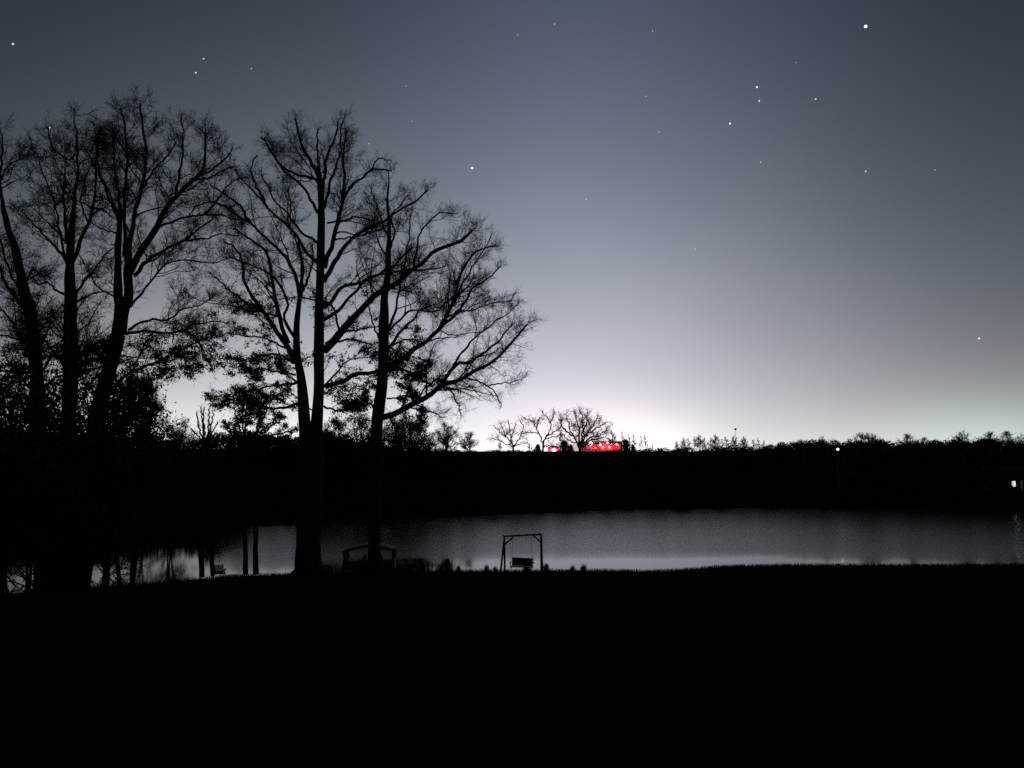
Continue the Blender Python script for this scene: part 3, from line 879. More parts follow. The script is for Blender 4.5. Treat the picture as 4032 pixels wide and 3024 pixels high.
# trees on the far bank, behind the two great oaks
for i, (sx, top, Yd, k, lab) in enumerate([
    (690, 1640, 104, 0, 'small leafy tree on the far bank left of the twin bare stems'),
    (1330, 1640, 112, 0, 'leafy tree on the far bank showing between the two great oaks'),
    (1420, 1600, 108, 1, 'taller leafy tree on the far bank just left of the slim oak trunk'),
    (1560, 1600, 112, 0, 'leafy tree on the far bank just right of the slim oak trunk'),
    (1660, 1640, 116, 1, 'leafy tree on the far bank under the long low limb'),
    (1760, 1660, 120, 0, 'leafy far-bank tree at the right end of its row'),
    (1270, 1665, 106, 1, 'low leafy far-bank tree against the right side of the thick oak trunk'),
    (1500, 1650, 104, 0, 'leafy tree on the far bank right behind the slim oak trunk'),
    (1610, 1620, 110, 1, 'dense leafy tree on the far bank under the root of the long low limb'),
    (1850, 1690, 128, 1, 'thin small tree on the far bank in the gap before the glowing oaks')]):
    p = W(sx, top, Yd); zb = gz(p[0], Yd)
    plant(bushy[k], 'leafy_tree', lab, 'tree', p[0], Yd, (p[2] - zb) / 8.3 * 1.35, i * 2.1 + 0.4, 'leafy trees along the far bank', sz=(p[2] - zb) / 8.3)

# --- the three oaks in the glow beyond the ridge, and their neighbours
FAR = 260.0
def far_traced(name, label, spec, seed, depth=FAR, group=None, **kw):
    base = dict(boughs=0.22, bl=(2.0, 5.0), d1=2.0, d2=2.4, d3=1.8, l1=(1.6, 4.6), l2=(1.0, 2.6), l3=(0.5, 1.3), limb_sides=6, thick=5.0, bare=('trunk',), dscale=0.4, center_z=8.0, up=0.15)
    base.update(kw)
    return make_traced(name, label, 'tree', depth, spec, seed, group=group, **base)

far_traced('bare_oak', 'largest bare oak in the glow, domed crown on several stems beside the red lights', [
 ('trunk', 8, 6, 'F1192,745 F1190,690 F1188,640'),
 ('limb', 5, 1.5, 'F1185,650 F1140,560 F1095,470 F1070,400 F1050,330'),
 ('limb', 4, 1.5, 'F1120,530 F1040,470 F1005,400 F990,330'),
 ('limb', 5, 1.5, 'F1182,640 F1178,500 F1160,400 F1130,300'),
 ('limb', 5, 1.5, 'F1196,640 F1212,470 F1205,360 F1190,290'),
 ('limb', 5, 1.5, 'F1200,640 F1225,500 F1255,400 F1260,300'),
 ('limb', 5, 1.5, 'F1200,650 F1240,540 F1310,440 F1360,340'),
 ('limb', 4, 1.5, 'F1240,540 F1340,460 F1440,400'),
 ('limb', 4, 1.5, 'F1210,640 F1280,560 F1380,520 F1470,440'),
 ('limb', 4, 1.5, 'F1230,600 F1330,570 F1450,540'),
 ('limb', 3, 1.5, 'F1215,640 F1320,610 F1430,590'),
 ('limb', 3, 1.5, 'F1180,600 F1120,590 F1060,560 F1000,500'),
], 81)
far_traced('bare_oak', 'middle bare oak in the glow, V-shaped with a clean short trunk', [
 ('trunk', 5, 4, 'F828,745 F830,680 F834,600 F842,570'),
 ('limb', 3.2, 1.3, 'F842,572 F872,520 F900,460 F905,400 F860,350 F820,295'),
 ('limb', 2.5, 1.2, 'F903,400 F930,340 F940,280'),
 ('limb', 3, 1.3, 'F860,540 F950,490 F1000,440 F1010,370'),
 ('limb', 3.2, 1.3, 'F832,600 F800,520 F765,450 F720,390 F645,360'),
 ('limb', 2.5, 1.3, 'F795,510 F700,495 F640,510'),
 ('limb', 2.5, 1.3, 'F765,450 F790,380 F790,350'),
 ('limb', 2.5, 1.3, 'F850,560 F930,545 F990,520'),
 ('limb', 2.5, 1.3, 'F832,640 F900,620 F960,640'),
], 82, d1=1.7, d2=2.0, d3=1.5)
far_traced('bare_oak', 'leftmost and lowest bare oak in the glow, round open crown', [
 ('trunk', 5, 4, 'F548,745 F545,680 F540,620'),
 ('limb', 3, 1.3, 'F540,630 F500,570 F455,510 F430,420'),
 ('limb', 3, 1.3, 'F540,620 F518,550 F508,480 F495,400'),
 ('limb', 3, 1.3, 'F545,630 F590,580 F625,510 F640,440 F610,380'),
 ('limb', 2.5, 1.3, 'F545,640 F610,600 F690,600'),
 ('limb', 2.5, 1.3, 'F535,640 F450,600 F390,570 F330,560'),
 ('limb', 2.5, 1.3, 'F510,570 F550,490 F570,410'),
 ('limb', 2.5, 1.3, 'F470,540 F400,480 F360,440'),
], 83, d1=1.8, d2=2.0, d3=1.5)

slim = [gen_variant(130 + i, 10.0, 1.9, 1, 0.10, 18, 4.0, 5.0, thick=4.5) for i in range(3)]
round_ = [gen_variant(140 + i, 10.0, 3.4, 1, 0.2, 18, 3.5, 4.0, thick=6.0) for i in range(3)]
mound = [gen_variant(170 + i, 10.0, 3.6, 4, 0.07, 9, 3.4, 4.5, thick=3.2) for i in range(3)]
def far_plant(vs, k, name, label, sx, top, Yd, group=None, rz=0.0, zb=None, wid=1.0, **kw):
    p = W(sx, top, Yd); zb = gz(p[0], Yd) if zb is None else zb
    s = (p[2] - zb) / 10.3
    return plant(vs[k], name, label, 'tree', p[0], Yd, s * wid, rz, group, zb, s, **kw)

for i, (sx, top, k, v, lab) in enumerate([
    (2412, 1690, 0, round_, 'small bare tree at the right shoulder of the largest glowing oak'),
    (2447, 1684, 1, slim, 'slim bare tree just right of the red lights'),
    (2476, 1700, 2, slim, 'thin sapling second right of the red lights'),
    (2497, 1698, 0, slim, 'thin sapling third right of the red lights'),
    (2523, 1704, 1, slim, 'forked sapling in the yellow glow'),
    (2540, 1700, 2, slim, 'upright sapling in the yellow glow beside the forked one'),
    (2568, 1735, 0, slim, 'shortest sapling in the yellow glow'),
    (2205, 1700, 2, round_, 'low bare tree between the middle and the largest glowing oak'),
    (2010, 1705, 0, slim, 'bare sapling left of the leftmost glowing oak'),
    (1968, 1735, 1, round_, 'low bare tree farthest left in the glow'),
    (2085, 1740, 1, round_, 'low bare tree between the leftmost and middle glowing oaks')]):
    far_plant(v, k, 'bare_sapling' if v is slim else 'small_bare_tree', lab, sx, top, 250 + 3 * i, 'small trees standing in the glow', i * 1.7)

# dark evergreens on the ridge
def gen_evergreen(seed, h, w):
    g = np.random.default_rng(seed)
    T = Tubes().add(np.array([[0, 0, -0.3], [0, 0, h * 0.5], [0, 0, h]]), np.array([0.14, 0.08, 0.02]), 6)
    tm = mesh_np('trunk', np.concatenate(T.v), T.f)
    n = 700
    t = g.random(n) ** 0.8; a = g.random(n) * 6.283
    rr = w * np.sqrt(np.clip(1 - t ** 1.8, 0, 1)) * np.sqrt(g.random(n)) * (0.8 + 0.3 * np.sin(t * 23 + a * 2))
    pts = np.stack([np.cos(a) * rr, np.sin(a) * rr, h * (0.06 + 0.94 * t)], -1)
    Q = Tubes().quads(leaf_quads(g, pts, 4, 0.12, 0.16))
    return tm, mesh_np('crown', np.concatenate(Q.v), Q.f)
ever = [gen_evergreen(150 + i, 5.0, 1.2) for i in range(2)]
for i, (sx, top, Yd, k, wid, lab) in enumerate([
    (2464, 1732, 200, 0, 1.6, 'dark tall evergreen bush right of the red lights'),
    (2492, 1752, 200, 1, 1.5, 'low dark evergreen right of the tall one'),
    (2222, 1736, 200, 1, 1.9, 'dark bushy evergreen at the foot of the largest glowing oak'),
    (2247, 1752, 205, 0, 2.0, 'low dark evergreen touching the largest glowing oak trunk'),
    (2118, 1750, 200, 0, 1.8, 'low dark evergreen left of the middle glowing oak')]):
    p = W(sx, top, Yd); zb = gz(p[0], Yd); s = (p[2] - zb) / 5.0
    root = thing('evergreen_shrub', lab, 'shrub', (p[0], Yd, zb), 'dark evergreens on the ridge', i)
    root.scale = (s * wid, s * wid, s)
    link_mesh('trunk', ever[k][0], root, M_BARK)
    o = link_mesh('crown', ever[k][1], root, M_EVER); o['kind'] = 'stuff'

# row of slim trees on the ridge, centre right
ORD = 'first second third fourth fifth sixth seventh eighth ninth tenth eleventh twelfth thirteenth fourteenth fifteenth sixteenth seventeenth'.split()
ROWX = [2690, 2706, 2735, 2754, 2775, 2797, 2815, 2840, 2860, 2888, 2900, 2922, 2930, 2962, 2984, 2665, 3010]
for i, (sx, top) in enumerate([(2690, 1718), (2706, 1716), (2735, 1712), (2754, 1708), (2775, 1712), (2797, 1714), (2815, 1706), (2840, 1718), (2860, 1712), (2888, 1710),
                               (2900, 1708), (2922, 1712), (2930, 1716), (2962, 1722), (2984, 1716), (2665, 1732), (3010, 1726)]):
    far_plant(slim if i % 3 else mound, i % 3, 'bare_sapling', ORD[sum(q < sx for q in ROWX)] + ' slim bare tree from the left in the pale row beside the tower', sx, top, 300 + (i % 4) * 4,
              'pale row of slim trees on the ridge', i * 1.1, wid=(1.3, 2.0, 1.5, 2.4, 1.2)[i % 5] * (1.0 if i % 3 else 0.6))

# right-hand wood: crowns that stand out over the mass
for i, (sx, top, Yd, v, k, wid, lab) in enumerate([
    (3235, 1712, 131, 0, 0, 1.0, 'low bare crown just left above the white yard light'),
    (3155, 1722, 133, 1, 0, 1.0, 'bare crown second left of the white yard light'),
    (3395, 1694, 129, 2, 0, 1.5, 'broad rounded bare crown first right of the white yard light'),
    (3440, 1702, 131, 0, 0, 1.2, 'bare crown leaning on the broad rounded one'),
    (3570, 1700, 129, 1, 0, 1.4, 'bare crown midway between the yard light and the right edge'),
    (3640, 1716, 131, 2, 0, 1.2, 'low bare crown in the dip of the right wood'),
    (3785, 1690, 127, 0, 0, 1.2, 'peaked bare crown standing over the right wood'),
    (3895, 1692, 126, 1, 0, 1.5, 'wide bare crown left of the farthest right peak'),
    (3960, 1690, 126, 2, 0, 1.4, 'bare peak of the wood close to the right edge'),
    (4030, 1704, 126, 0, 0, 1.4, 'bare crown cut by the right edge')]):
    far_plant(mound, v, 'bare_tree', lab, sx, top, Yd, 'crowns of the right-hand wood', i * 0.9, wid=wid * 1.3)

# --- woods as one mass: thicket covering the rise
def wood_mass(name, label, seed, items, variants, mat):
    g = np.random.default_rng(seed)
    vs, fs, n = [], [], 0
    cache = []
    for v in variants:
        parts = []
        for me_ in v[:3]:
            if me_ is None: continue
            a = np.empty(len(me_.vertices) * 3, np.float32); me_.vertices.foreach_get('co', a)
            l = np.empty(len(me_.loops), np.int32); me_.loops.foreach_get('vertex_index', l)
            tot_ = np.empty(len(me_.polygons), np.int32); me_.polygons.foreach_get('loop_total', tot_)
            if (tot_ == 4).all(): parts.append((a.reshape(-1, 3), l.reshape(-1, 4)))
        cache.append(parts)
    for (x, y, z, s, sz) in items:
        parts = cache[g.integers(len(cache))]
        a = g.uniform(0, 6.283); ca, sa = math.cos(a), math.sin(a)
        for V, Fq in parts:
            q = np.empty_like(V)
            q[:, 0] = (V[:, 0] * ca - V[:, 1] * sa) * s + x
            q[:, 1] = (V[:, 0] * sa + V[:, 1] * ca) * s + y
            q[:, 2] = V[:, 2] * sz + z
            vs.append(q); fs.append(Fq + n); n += len(V)
    me_ = mesh_np(name, np.concatenate(vs), [np.concatenate(fs)])
    o = link_mesh(name, me_, None, mat)
    TRI['n'] += len(me_.polygons) * 2
    return tag(o, label, 'woods', None, 'stuff')

thick_v = [gen_variant(160 + i, 6.0, 2.6, 1, 0.05, 6, 0.8, 0.5, leaf=0, thick=3.4) for i in range(4)]
for v_i, v_ in enumerate(thick_v):
    gq = np.random.default_rng(900 + v_i); n_q = 150
    a_q = gq.random(n_q) * 6.283; r_q = 2.4 * np.sqrt(gq.random(n_q)); h_q = 5.2 * gq.random(n_q) ** 0.8 * (1.05 - 0.12 * r_q)
    Tq = Tubes().quads(leaf_quads(gq, np.stack([np.cos(a_q) * r_q, np.sin(a_q) * r_q, h_q], -1), 1, 0.2, 0.42))
    thick_v[v_i] = (v_[0], v_[1], mesh_np('leaves', np.concatenate(Tq.v), Tq.f))
# silhouette of the dark mass (display pixels)
PX = np.array([-100, 0, 200, 330, 375, 430, 470, 515, 540, 600, 650, 700, 745, 790, 850, 1000, 1060, 1160, 1235, 1300, 1375, 1450, 1500, 1640, 1700, 1780, 1812, 1850, 1900, 1950, 2050, 2100, 2150, 2212, 2350.])
PY = np.array([925, 925, 930, 942, 955, 945, 930, 924, 928, 935, 938, 932, 936, 955, 970, 972, 978, 982, 984, 982, 976, 971, 964, 963, 956, 948, 957, 950, 948, 954, 948, 950, 945, 948, 948.])
items = []
g = np.random.default_rng(77)
for xd in np.arange(-120, 2340, 8.5):
    for row, fr_ in enumerate((0.86, 1.0, 0.68)):
        x_ = xd + g.uniform(-5, 5)
        Yr = 120.0
        for _ in range(3):
            wx_ = (x_ - 1106) / 1597 * Yr
            Yr = float(np.interp(wx_, FX, FY)) + fr_ * float(np.interp(wx_, [-60, -32, -14, 0, 200], [80, 66, 44, 36, 36])) + g.uniform(-2, 2)
        yd = np.interp(x_, PX, PY) + g.uniform(-5, 9) + (6 if row == 2 else 0)
        if 1040 < xd < 1440: yd += g.uniform(-9, -1)
        if xd < 520 and row == 2: continue
        top = CAM_Z + (975 - yd) / 1597 * Yr
        z = gz(wx_, Yr)
        h = top - z
        if h < 0.35: continue
        h = max(h, 0.5)
        items.append((wx_, Yr, z, min(0.55, 0.25 + h / 8.0), h / 5.6))
wood_mass('thicket', 'dark thicket covering the rise beyond the pond', 5, items, thick_v, M_TWIG)
# bushes lower on the far slope down to the water
items = []
for i in range(170):
    xd = g.uniform(560, 2050)
    Yr = 100.0
    for _ in range(3):
        wx_ = (xd - 1106) / 1597 * Yr
        dd = 2 + 26 * g.random() if _ == 0 else dd
        Yr = float(np.interp(wx_, FX, FY)) + dd
    h = g.uniform(1.2, 3.0)
    items.append((wx_, Yr, gz(wx_, Yr) - 0.1, h / 5, h / 5.6))
wood_mass('bank_scrub', 'low scrub on the slope between the pond and the far woods', 6, items, thick_v, M_TWIG)

# ------------------------------------------------------------------ swing frame and bench
def lw(sx, sy, Yd): return tuple(W(sx, sy, Yd))
Yb = 49.2
bx0 = W(1987, 2243, Yb); bx1 = W(2133, 2240, Yb)
zg = gz((bx0[0] + bx1[0]) / 2, Yb)
px = Yb / F
fr = thing('swing_stand', 'timber porch swing frame with splayed legs and corner braces standing at the water', 'swing stand', ((bx0[0] + bx1[0]) / 2, Yb, zg))
def fl(x, y, z): return (x - fr.location[0], y - fr.location[1], z - fr.location[2])
HL, HR = W(1985, 2112, Yb)[2], W(2129, 2104, Yb)[2]
xl, xr = W(1986, 2112, Yb)[0], W(2131, 2104, Yb)[0]
part_bar('beam', fr, fl(xl - 0.08, Yb, HL), fl(xr + 0.06, Yb, HR), 0.13, 0.11, M_WOOD)
zl, zr_ = gz(xl, Yb) - 0.05, gz(xr, Yb) - 0.05
# the frame is seen a little from its left, so the rear left leg shows beside the front one
part_bar('leg', fr, fl(xl + 0.04, Yb - 0.75, zl), fl(xl - 0.0, Yb - 0.09, HL - 0.06), 0.125, 0.125, M_WOOD)
part_bar('leg', fr, fl(xl - 0.25, Yb + 0.75, zl), fl(xl - 0.0, Yb + 0.09, HL - 0.06), 0.125, 0.125, M_WOOD)
part_bar('leg', fr, fl(xr + 0.04, Yb - 0.75, zr_), fl(xr, Yb - 0.09, HR - 0.06), 0.125, 0.125, M_WOOD)
part_bar('leg', fr, fl(xr + 0.02, Yb + 0.75, zr_), fl(xr, Yb + 0.09, HR - 0.06), 0.125, 0.125, M_WOOD)
part_bar('cross_tie', fr, fl(xl - 0.06, Yb - 0.38, zl + 1.25), fl(xl - 0.06, Yb + 0.38, zl + 1.25), 0.09, 0.06, M_WOOD)
part_bar('cross_tie', fr, fl(xr + 0.02, Yb - 0.38, zr_ + 1.25), fl(xr + 0.02, Yb + 0.38, zr_ + 1.25), 0.09, 0.06, M_WOOD)
part_bar('corner_brace', fr, fl(xl + 0.02, Yb, HL - 0.52), fl(xl + 0.58, Yb, HL - 0.05), 0.10, 0.10, M_WOOD)
part_bar('corner_brace', fr, fl(xr - 0.02, Yb, HR - 0.52), fl(xr - 0.52, Yb, HR - 0.07), 0.09, 0.09, M_WOOD)

sb0, sb1 = W(2011, 2200, Yb)[0], W(2098, 2200, Yb)[0]
bw = sb1 - sb0
bench = thing('swing_bench', 'slatted hanging bench swinging on chains under the timber frame', 'swing bench', ((sb0 + sb1) / 2, Yb, zg + 0.36), rz=rad(-9))
hw = bw / 2
nsl = 15
for i in range(nsl):
    x = -hw + 0.09 + (bw - 0.18) * i / (nsl - 1)
    part_bar('back_slat', bench, (x, 0.20, 0.02), (x * 1.02, 0.34, 0.47), 0.097, 0.022, M_WOOD)
part_bar('back_rail', bench, (-hw, 0.35, 0.50), (hw, 0.35, 0.46), 0.04, 0.09, M_WOOD)
part_bar('back_rail', bench, (-hw, 0.245, 0.06), (hw, 0.245, 0.06), 0.03, 0.08, M_WOOD)
for i in range(5):
    y = -0.24 + i * 0.1
    part_bar('seat_slat', bench, (-hw, y, 0.0), (hw, y, 0.0), 0.085, 0.022, M_WOOD)
for sx_ in (-1, 1):
    part_bar('armrest', bench, (sx_ * (hw + 0.03), -0.28, 0.25), (sx_ * (hw + 0.03), 0.30, 0.27), 0.09, 0.03, M_WOOD)
    part_bar('arm_post', bench, (sx_ * hw, -0.24, 0.0), (sx_ * hw, -0.24, 0.24), 0.05, 0.05, M_WOOD)
    part_bar('seat_rail', bench, (sx_ * (hw - 0.04), -0.28, -0.045), (sx_ * (hw - 0.04), 0.26, -0.045), 0.05, 0.07, M_WOOD)
    for yy in (-0.24, 0.26):
        T = Tubes(); top_z = (HL if sx_ < 0 else HR) - bench.location[2] - 0.06
        p0, p1 = np.array([sx_ * hw, yy, 0.25]), np.array([sx_ * (hw - 0.15), 0.0, top_z])
        nlk = 26
        for k in range(nlk):
            a_, b_ = p0 + (p1 - p0) * k / nlk, p0 + (p1 - p0) * (k + 0.8) / nlk
            T.add(np.array([a_, b_]), np.array([0.006, 0.006]), 4)
        me_ = mesh_np('chain', np.concatenate(T.v), T.f)
        link_mesh('chain', me_, bench, M_METAL)

# ------------------------------------------------------------------ slatted lawn chair between the small trees
cx_, cy_ = W(861, 2260, 48.2)[0], 48.2
ch = thing('lawn_chair', 'slat-backed garden chair on the bank between the twin-stemmed small trees', 'chair', (cx_, cy_, gz(cx_, cy_)), rz=rad(12))
for i in range(6):
    x = -0.27 + i * 0.108
    part_bar('back_slat', ch, (x, -0.12, 0.30), (x * 1.1, -0.42, 0.93 + 0.012 * (i % 2)), 0.098, 0.02, M_WOOD)
for i in range(5):
    part_bar('seat_slat', ch, (-0.28, -0.08 + i * 0.115, 0.30 + i * 0.018), (0.28, -0.08 + i * 0.115, 0.30 + i * 0.018), 0.10, 0.02, M_WOOD)
part_bar('back_rail', ch, (-0.32, -0.24, 0.48), (0.32, -0.24, 0.48), 0.03, 0.07, M_WOOD)
for sx_ in (-1, 1):
    part_bar('armrest', ch, (sx_ * 0.36, -0.32, 0.52), (sx_ * 0.36, 0.42, 0.56), 0.12, 0.025, M_WOOD)
    part_bar('leg', ch, (sx_ * 0.32, 0.38, -0.03), (sx_ * 0.32, 0.38, 0.54), 0.03, 0.09, M_WOOD)
    part_bar('leg', ch, (sx_ * 0.30, -0.50, -0.03), (sx_ * 0.30, 0.36, 0.34), 0.03, 0.10, M_WOOD)

# ------------------------------------------------------------------ roofed utility cart behind the slim oak
vx, vy = W(1453, 2245, 50.3)[0], 50.4
zv = gz(vx, vy)
zv = max(zv, 0.05)
cart = thing('utility_cart', 'dark utility cart with arched roof and open sides parked behind the slim oak trunk', 'utility cart', (vx, vy, zv), rz=rad(3))
hwc = 1.72
def prism(name, outline, y0, y1, parent, mat, smooth=False, bev=0.03):
    """outline (x,z) extruded from y0 to y1 with an inset edge on both faces"""
    o = np.array(outline, float); n = len(o); c = o.mean(0)
    ins = c + (o - c) * (1 - bev)
    V = np.concatenate([np.stack([ins[:, 0], np.full(n, y0), ins[:, 1]], -1), np.stack([o[:, 0], np.full(n, y0 + 0.03), o[:, 1]], -1),
                        np.stack([o[:, 0], np.full(n, y1 - 0.03), o[:, 1]], -1), np.stack([ins[:, 0], np.full(n, y1), ins[:, 1]], -1)])
    i = np.arange(n); j = (i + 1) % n
    fs = [np.stack([i + k * n, j + k * n, j + (k + 1) * n, i + (k + 1) * n], -1) for k in range(3)] + [i[None, ::-1], (i + 3 * n)[None]]
    return link_mesh(name, mesh_np(name, V, fs), parent, mat, smooth)
body = [(-hwc, 0.34), (-hwc + 0.05, 1.0), (-hwc + 0.28, 1.06), (-hwc + 0.5, 0.94), (-0.6, 0.90), (0.5, 0.92), (hwc - 0.35, 1.0), (hwc - 0.04, 1.02),
        (hwc, 0.36), (hwc - 0.28, 0.30), (hwc - 0.36, 0.62), (hwc - 0.62, 0.76), (hwc - 0.9, 0.62), (hwc - 0.98, 0.28), (-hwc + 1.02, 0.28),
        (-hwc + 0.94, 0.62), (-hwc + 0.66, 0.76), (-hwc + 0.38, 0.62), (-hwc + 0.3, 0.30)]
prism('body', body, -0.62, 0.62, cart, M_PAINT)
roof = [(-hwc + 0.02, 1.58), (-1.1, 1.78), (-0.4, 1.95), (0.2, 1.98), (0.8, 1.90), (1.3, 1.78), (hwc - 0.02, 1.66), (hwc - 0.06, 1.56), (1.2, 1.62), (0.2, 1.78), (-0.6, 1.74), (-1.2, 1.58), (-hwc + 0.1, 1.46)]
prism('roof', roof, -0.68, 0.68, cart, M_PAINT)
for yy in (-0.58, 0.58):
    part_bar('pillar', cart, (-hwc + 0.22, yy, 1.0), (-hwc + 0.07, yy, 1.56), 0.20, 0.06, M_PAINT)
    part_bar('pillar', cart, (hwc - 0.08, yy, 0.98), (hwc - 0.10, yy, 1.66), 0.16, 0.06, M_PAINT)
    part_bar('pillar', cart, (0.15, yy, 0.9), (0.12, yy, 1.84), 0.08, 0.06, M_PAINT)
    for wx_ in (-hwc + 0.66, hwc - 0.62):
        w = thing_w = bpy.data.objects.new('wheel', None); C.objects.link(w); w.parent = cart
        w.location = (wx_, yy, 0.30)
        a = np.linspace(0, 2 * math.pi, 25)
        P = np.stack([np.cos(a) * 0.235, np.zeros(25), np.sin(a) * 0.235], -1)
        T = Tubes().add(P, np.full(25, 0.085), 8)
        link_mesh('tyre', mesh_np('tyre', np.concatenate(T.v), T.f), w, M_RUBBER, True)
        T = Tubes().add(np.array([[0, -0.07, 0], [0, 0.07, 0]]), np.array([0.16, 0.16]), 16, cap=True)
        link_mesh('rim', mesh_np('rim', np.concatenate(T.v), T.f), w, M_METAL)
for sx_ in (-0.55, 0.55):
    link_mesh('seat', boxes_mesh('seat', [((sx_, 0, 0.86), (0.24, 0.5, 0.07)), ((sx_ + 0.24, 0, 1.05), (0.05, 0.5, 0.17))]), cart, M_SEAT)
a = np.linspace(0, 2 * math.pi, 17)
P = np.stack([-1.02 + np.sin(a) * 0.06, np.cos(a) * 0.17 - 0.25, 1.05 + np.sin(a) * 0.15], -1)
T = Tubes().add(P, np.full(17, 0.014), 6).add(np.array([[-1.02, -0.25, 1.05], [-1.25, -0.25, 0.9]]), np.array([0.018, 0.018]), 6)
link_mesh('steering_wheel', mesh_np('steering_wheel', np.concatenate(T.v), T.f), cart, M_RUBBER, True)

# ------------------------------------------------------------------ tufts, reeds and roots on the near bank
def blades(g, n, sx_, sy_, h, lean=0.25, w=0.012):
    """n curved blades in a gaussian clump, (V, faces) as flat 3-point ribbons"""
    x = g.normal(size=n) * sx_; y = g.normal(size=n) * sy_
    hh = h * (0.5 + 0.6 * g.random(n)); a = g.random(n) * 6.283; l = lean * g.random(n) * hh
    dx, dy = np.cos(a) * l, np.sin(a) * l
    wx_, wy_ = -np.sin(a) * w, np.cos(a) * w
    z = np.zeros(n)
    b0 = np.stack([x - wx_, y - wy_, z - 0.03], -1); b1 = np.stack([x + wx_, y + wy_, z - 0.03], -1)
    m0 = np.stack([x + dx * 0.35 - wx_ * .8, y + dy * 0.35 - wy_ * .8, hh * 0.6], -1); m1 = np.stack([x + dx * 0.35 + wx_ * .8, y + dy * 0.35 + wy_ * .8, hh * 0.6], -1)
    t0_ = np.stack([x + dx - wx_ * .2, y + dy - wy_ * .2, hh], -1); t1_ = np.stack([x + dx + wx_ * .2, y + dy + wy_ * .2, hh], -1)
    return np.concatenate([np.stack([b0, b1, m1, m0], 1), np.stack([m0, m1, t1_, t0_], 1)])

g = np.random.default_rng(31)
reed_labels = ['short reed clump right beside the utility cart', 'tall dark reed clump second right of the utility cart', 'thin reeds between two dark clumps right of the cart',
               'dark upright reed clump midway between the cart and the swing', 'low reeds right of the midway clump', 'faint low reeds in the middle of the shore gap',
               'small reed tuft nearest the swing frame on its left', 'reed tuft left of the swing frame legs', 'reeds beneath the hanging bench', 'grey reed clump right beside the swing frame post',
               'small reed tuft second right of the swing frame', 'last lone reed tuft right of the swing frame', 'low reeds in the water under the thick oak']
for i, (sx, Yd, h, wd, n) in enumerate([(1590, 50, .35, .07, 40), (1620, 50.2, .5, .07, 40), (1660, 50, .85, .09, 90), (1763, 50, .85, .11, 160), (1735, 50.4, .6, .07, 60),
                                       (1805, 50.2, .4, .07, 60), (1915, 50, .45, .08, 60), (1948, 49.8, .35, .08, 60), (2075, 49.6, .42, .13, 120), (2150, 50, .55, .09, 90),
                                       (2254, 50.5, .4, .08, 40), (2298, 50.6, .45, .09, 60), (1290, 49.5, .25, .13, 80)]):
    x = W(sx, 2240, Yd)[0]; z = gz(x, Yd)
    Q = blades(g, n * 2, wd, 0.07, h, 0.2)
    T = Tubes().quads(Q)
    me_ = mesh_np('reed_clump', np.concatenate(T.v), T.f)
    o = link_mesh('reed_clump', me_, None, M_REED)
    o.location = (x, Yd, max(z, -0.1))
    tag(o, reed_labels[i], 'reeds', 'reed clumps along the near shore')

# shaggy grass at the water edge and over the lawn
def grass_mesh(name, label, n, xs_, ys_, h, seed, w=0.01, shore=False):
    g = np.random.default_rng(seed)
    x = g.uniform(*xs_, n)
    if shore:
        y = np.interp(x, NX, NY) - np.abs(g.normal(size=n)) * 0.5 - 0.05
    else:
        y = ys_[0] + (ys_[1] - ys_[0]) * g.random(n) ** 1.6
        keep = np.abs(x) < y * 0.75 + 1.5
        x, y = x[keep], y[keep]
    n = len(x)
    z = ground_z(x, y)
    Q = blades(g, n, 0.0, 0.0, h, 0.7, w)
    off = np.stack([x, y, z], -1)
    Q = Q + np.concatenate([off, off])[:, None, :]
    T = Tubes().quads(Q)
    o = link_mesh(name, mesh_np(name, np.concatenate(T.v), T.f), None, M_GRASSB)
    return tag(o, label, 'grass', None, 'stuff')
grass_mesh('shore_grass', 'ragged grass fringe along the near shore', 16000, (-34, 42), None, 0.19, 3, 0.012, True)
grass_mesh('lawn_grass', 'short winter grass of the dark foreground lawn', 22000, (-26, 26), (6.0, 34.0), 0.055, 4, 0.006)

# root flare and earth heaped round the great oak and cart
tr = bpy.data.objects['bare_oak']
T = Tubes(); g = np.random.default_rng(8)
for i in range(9):
    a_ = i * 0.7 + g.uniform(-.2, .2); r0 = 0.6; L_ = g.uniform(1.0, 1.7)
    d = np.array([math.cos(a_), math.sin(a_), 0]); bz = gz(tr.location[0], tr.location[1])
    c0 = np.array([tr.location[0], tr.location[1], bz])
    T.add(np.array([c0 + d * 0.45 + [0, 0, 0.75], c0 + d * 0.75 + [0, 0, 0.28], c0 + d * L_ + [0, 0, 0.02], c0 + d * (L_ + .4) + [0, 0, -0.12]]), np.array([0.22, 0.22, 0.14, 0.06]), 7)
T.build('root_flare', tr, M_BARK, True)

# ------------------------------------------------------------------ lamps and lit buildings
def point_light(parent, loc, colr, power, radius=0.2):
    ld = bpy.data.lights.new('point_light', 'POINT'); ld.color = colr; ld.energy = power; ld.shadow_soft_size = radius
    lo = bpy.data.objects.new('point_light', ld); C.objects.link(lo); lo.parent = parent; lo.location = loc
    return lo

# white yard light among the right-hand trees
E_WHITE = emat('white_lamp_glass', (1.0, 0.97, 0.98), 1.6)
E_COOL = emat('cool_window_light', (0.80, 1.0, 1.0), 0.95)
E_PINK = emat('pink_white_lamp_glass', (1.0, 0.62, 0.74), 7.0)
E_RED = emat('red_sign_light', (1.0, 0.02, 0.05), 1.6)
E_ORNG = emat('orange_lamp_glass', (1.0, 0.50, 0.06), 2.6)
E_YEL = emat('pale_yellow_lamp_glass', (1.0, 0.82, 0.42), 2.0)

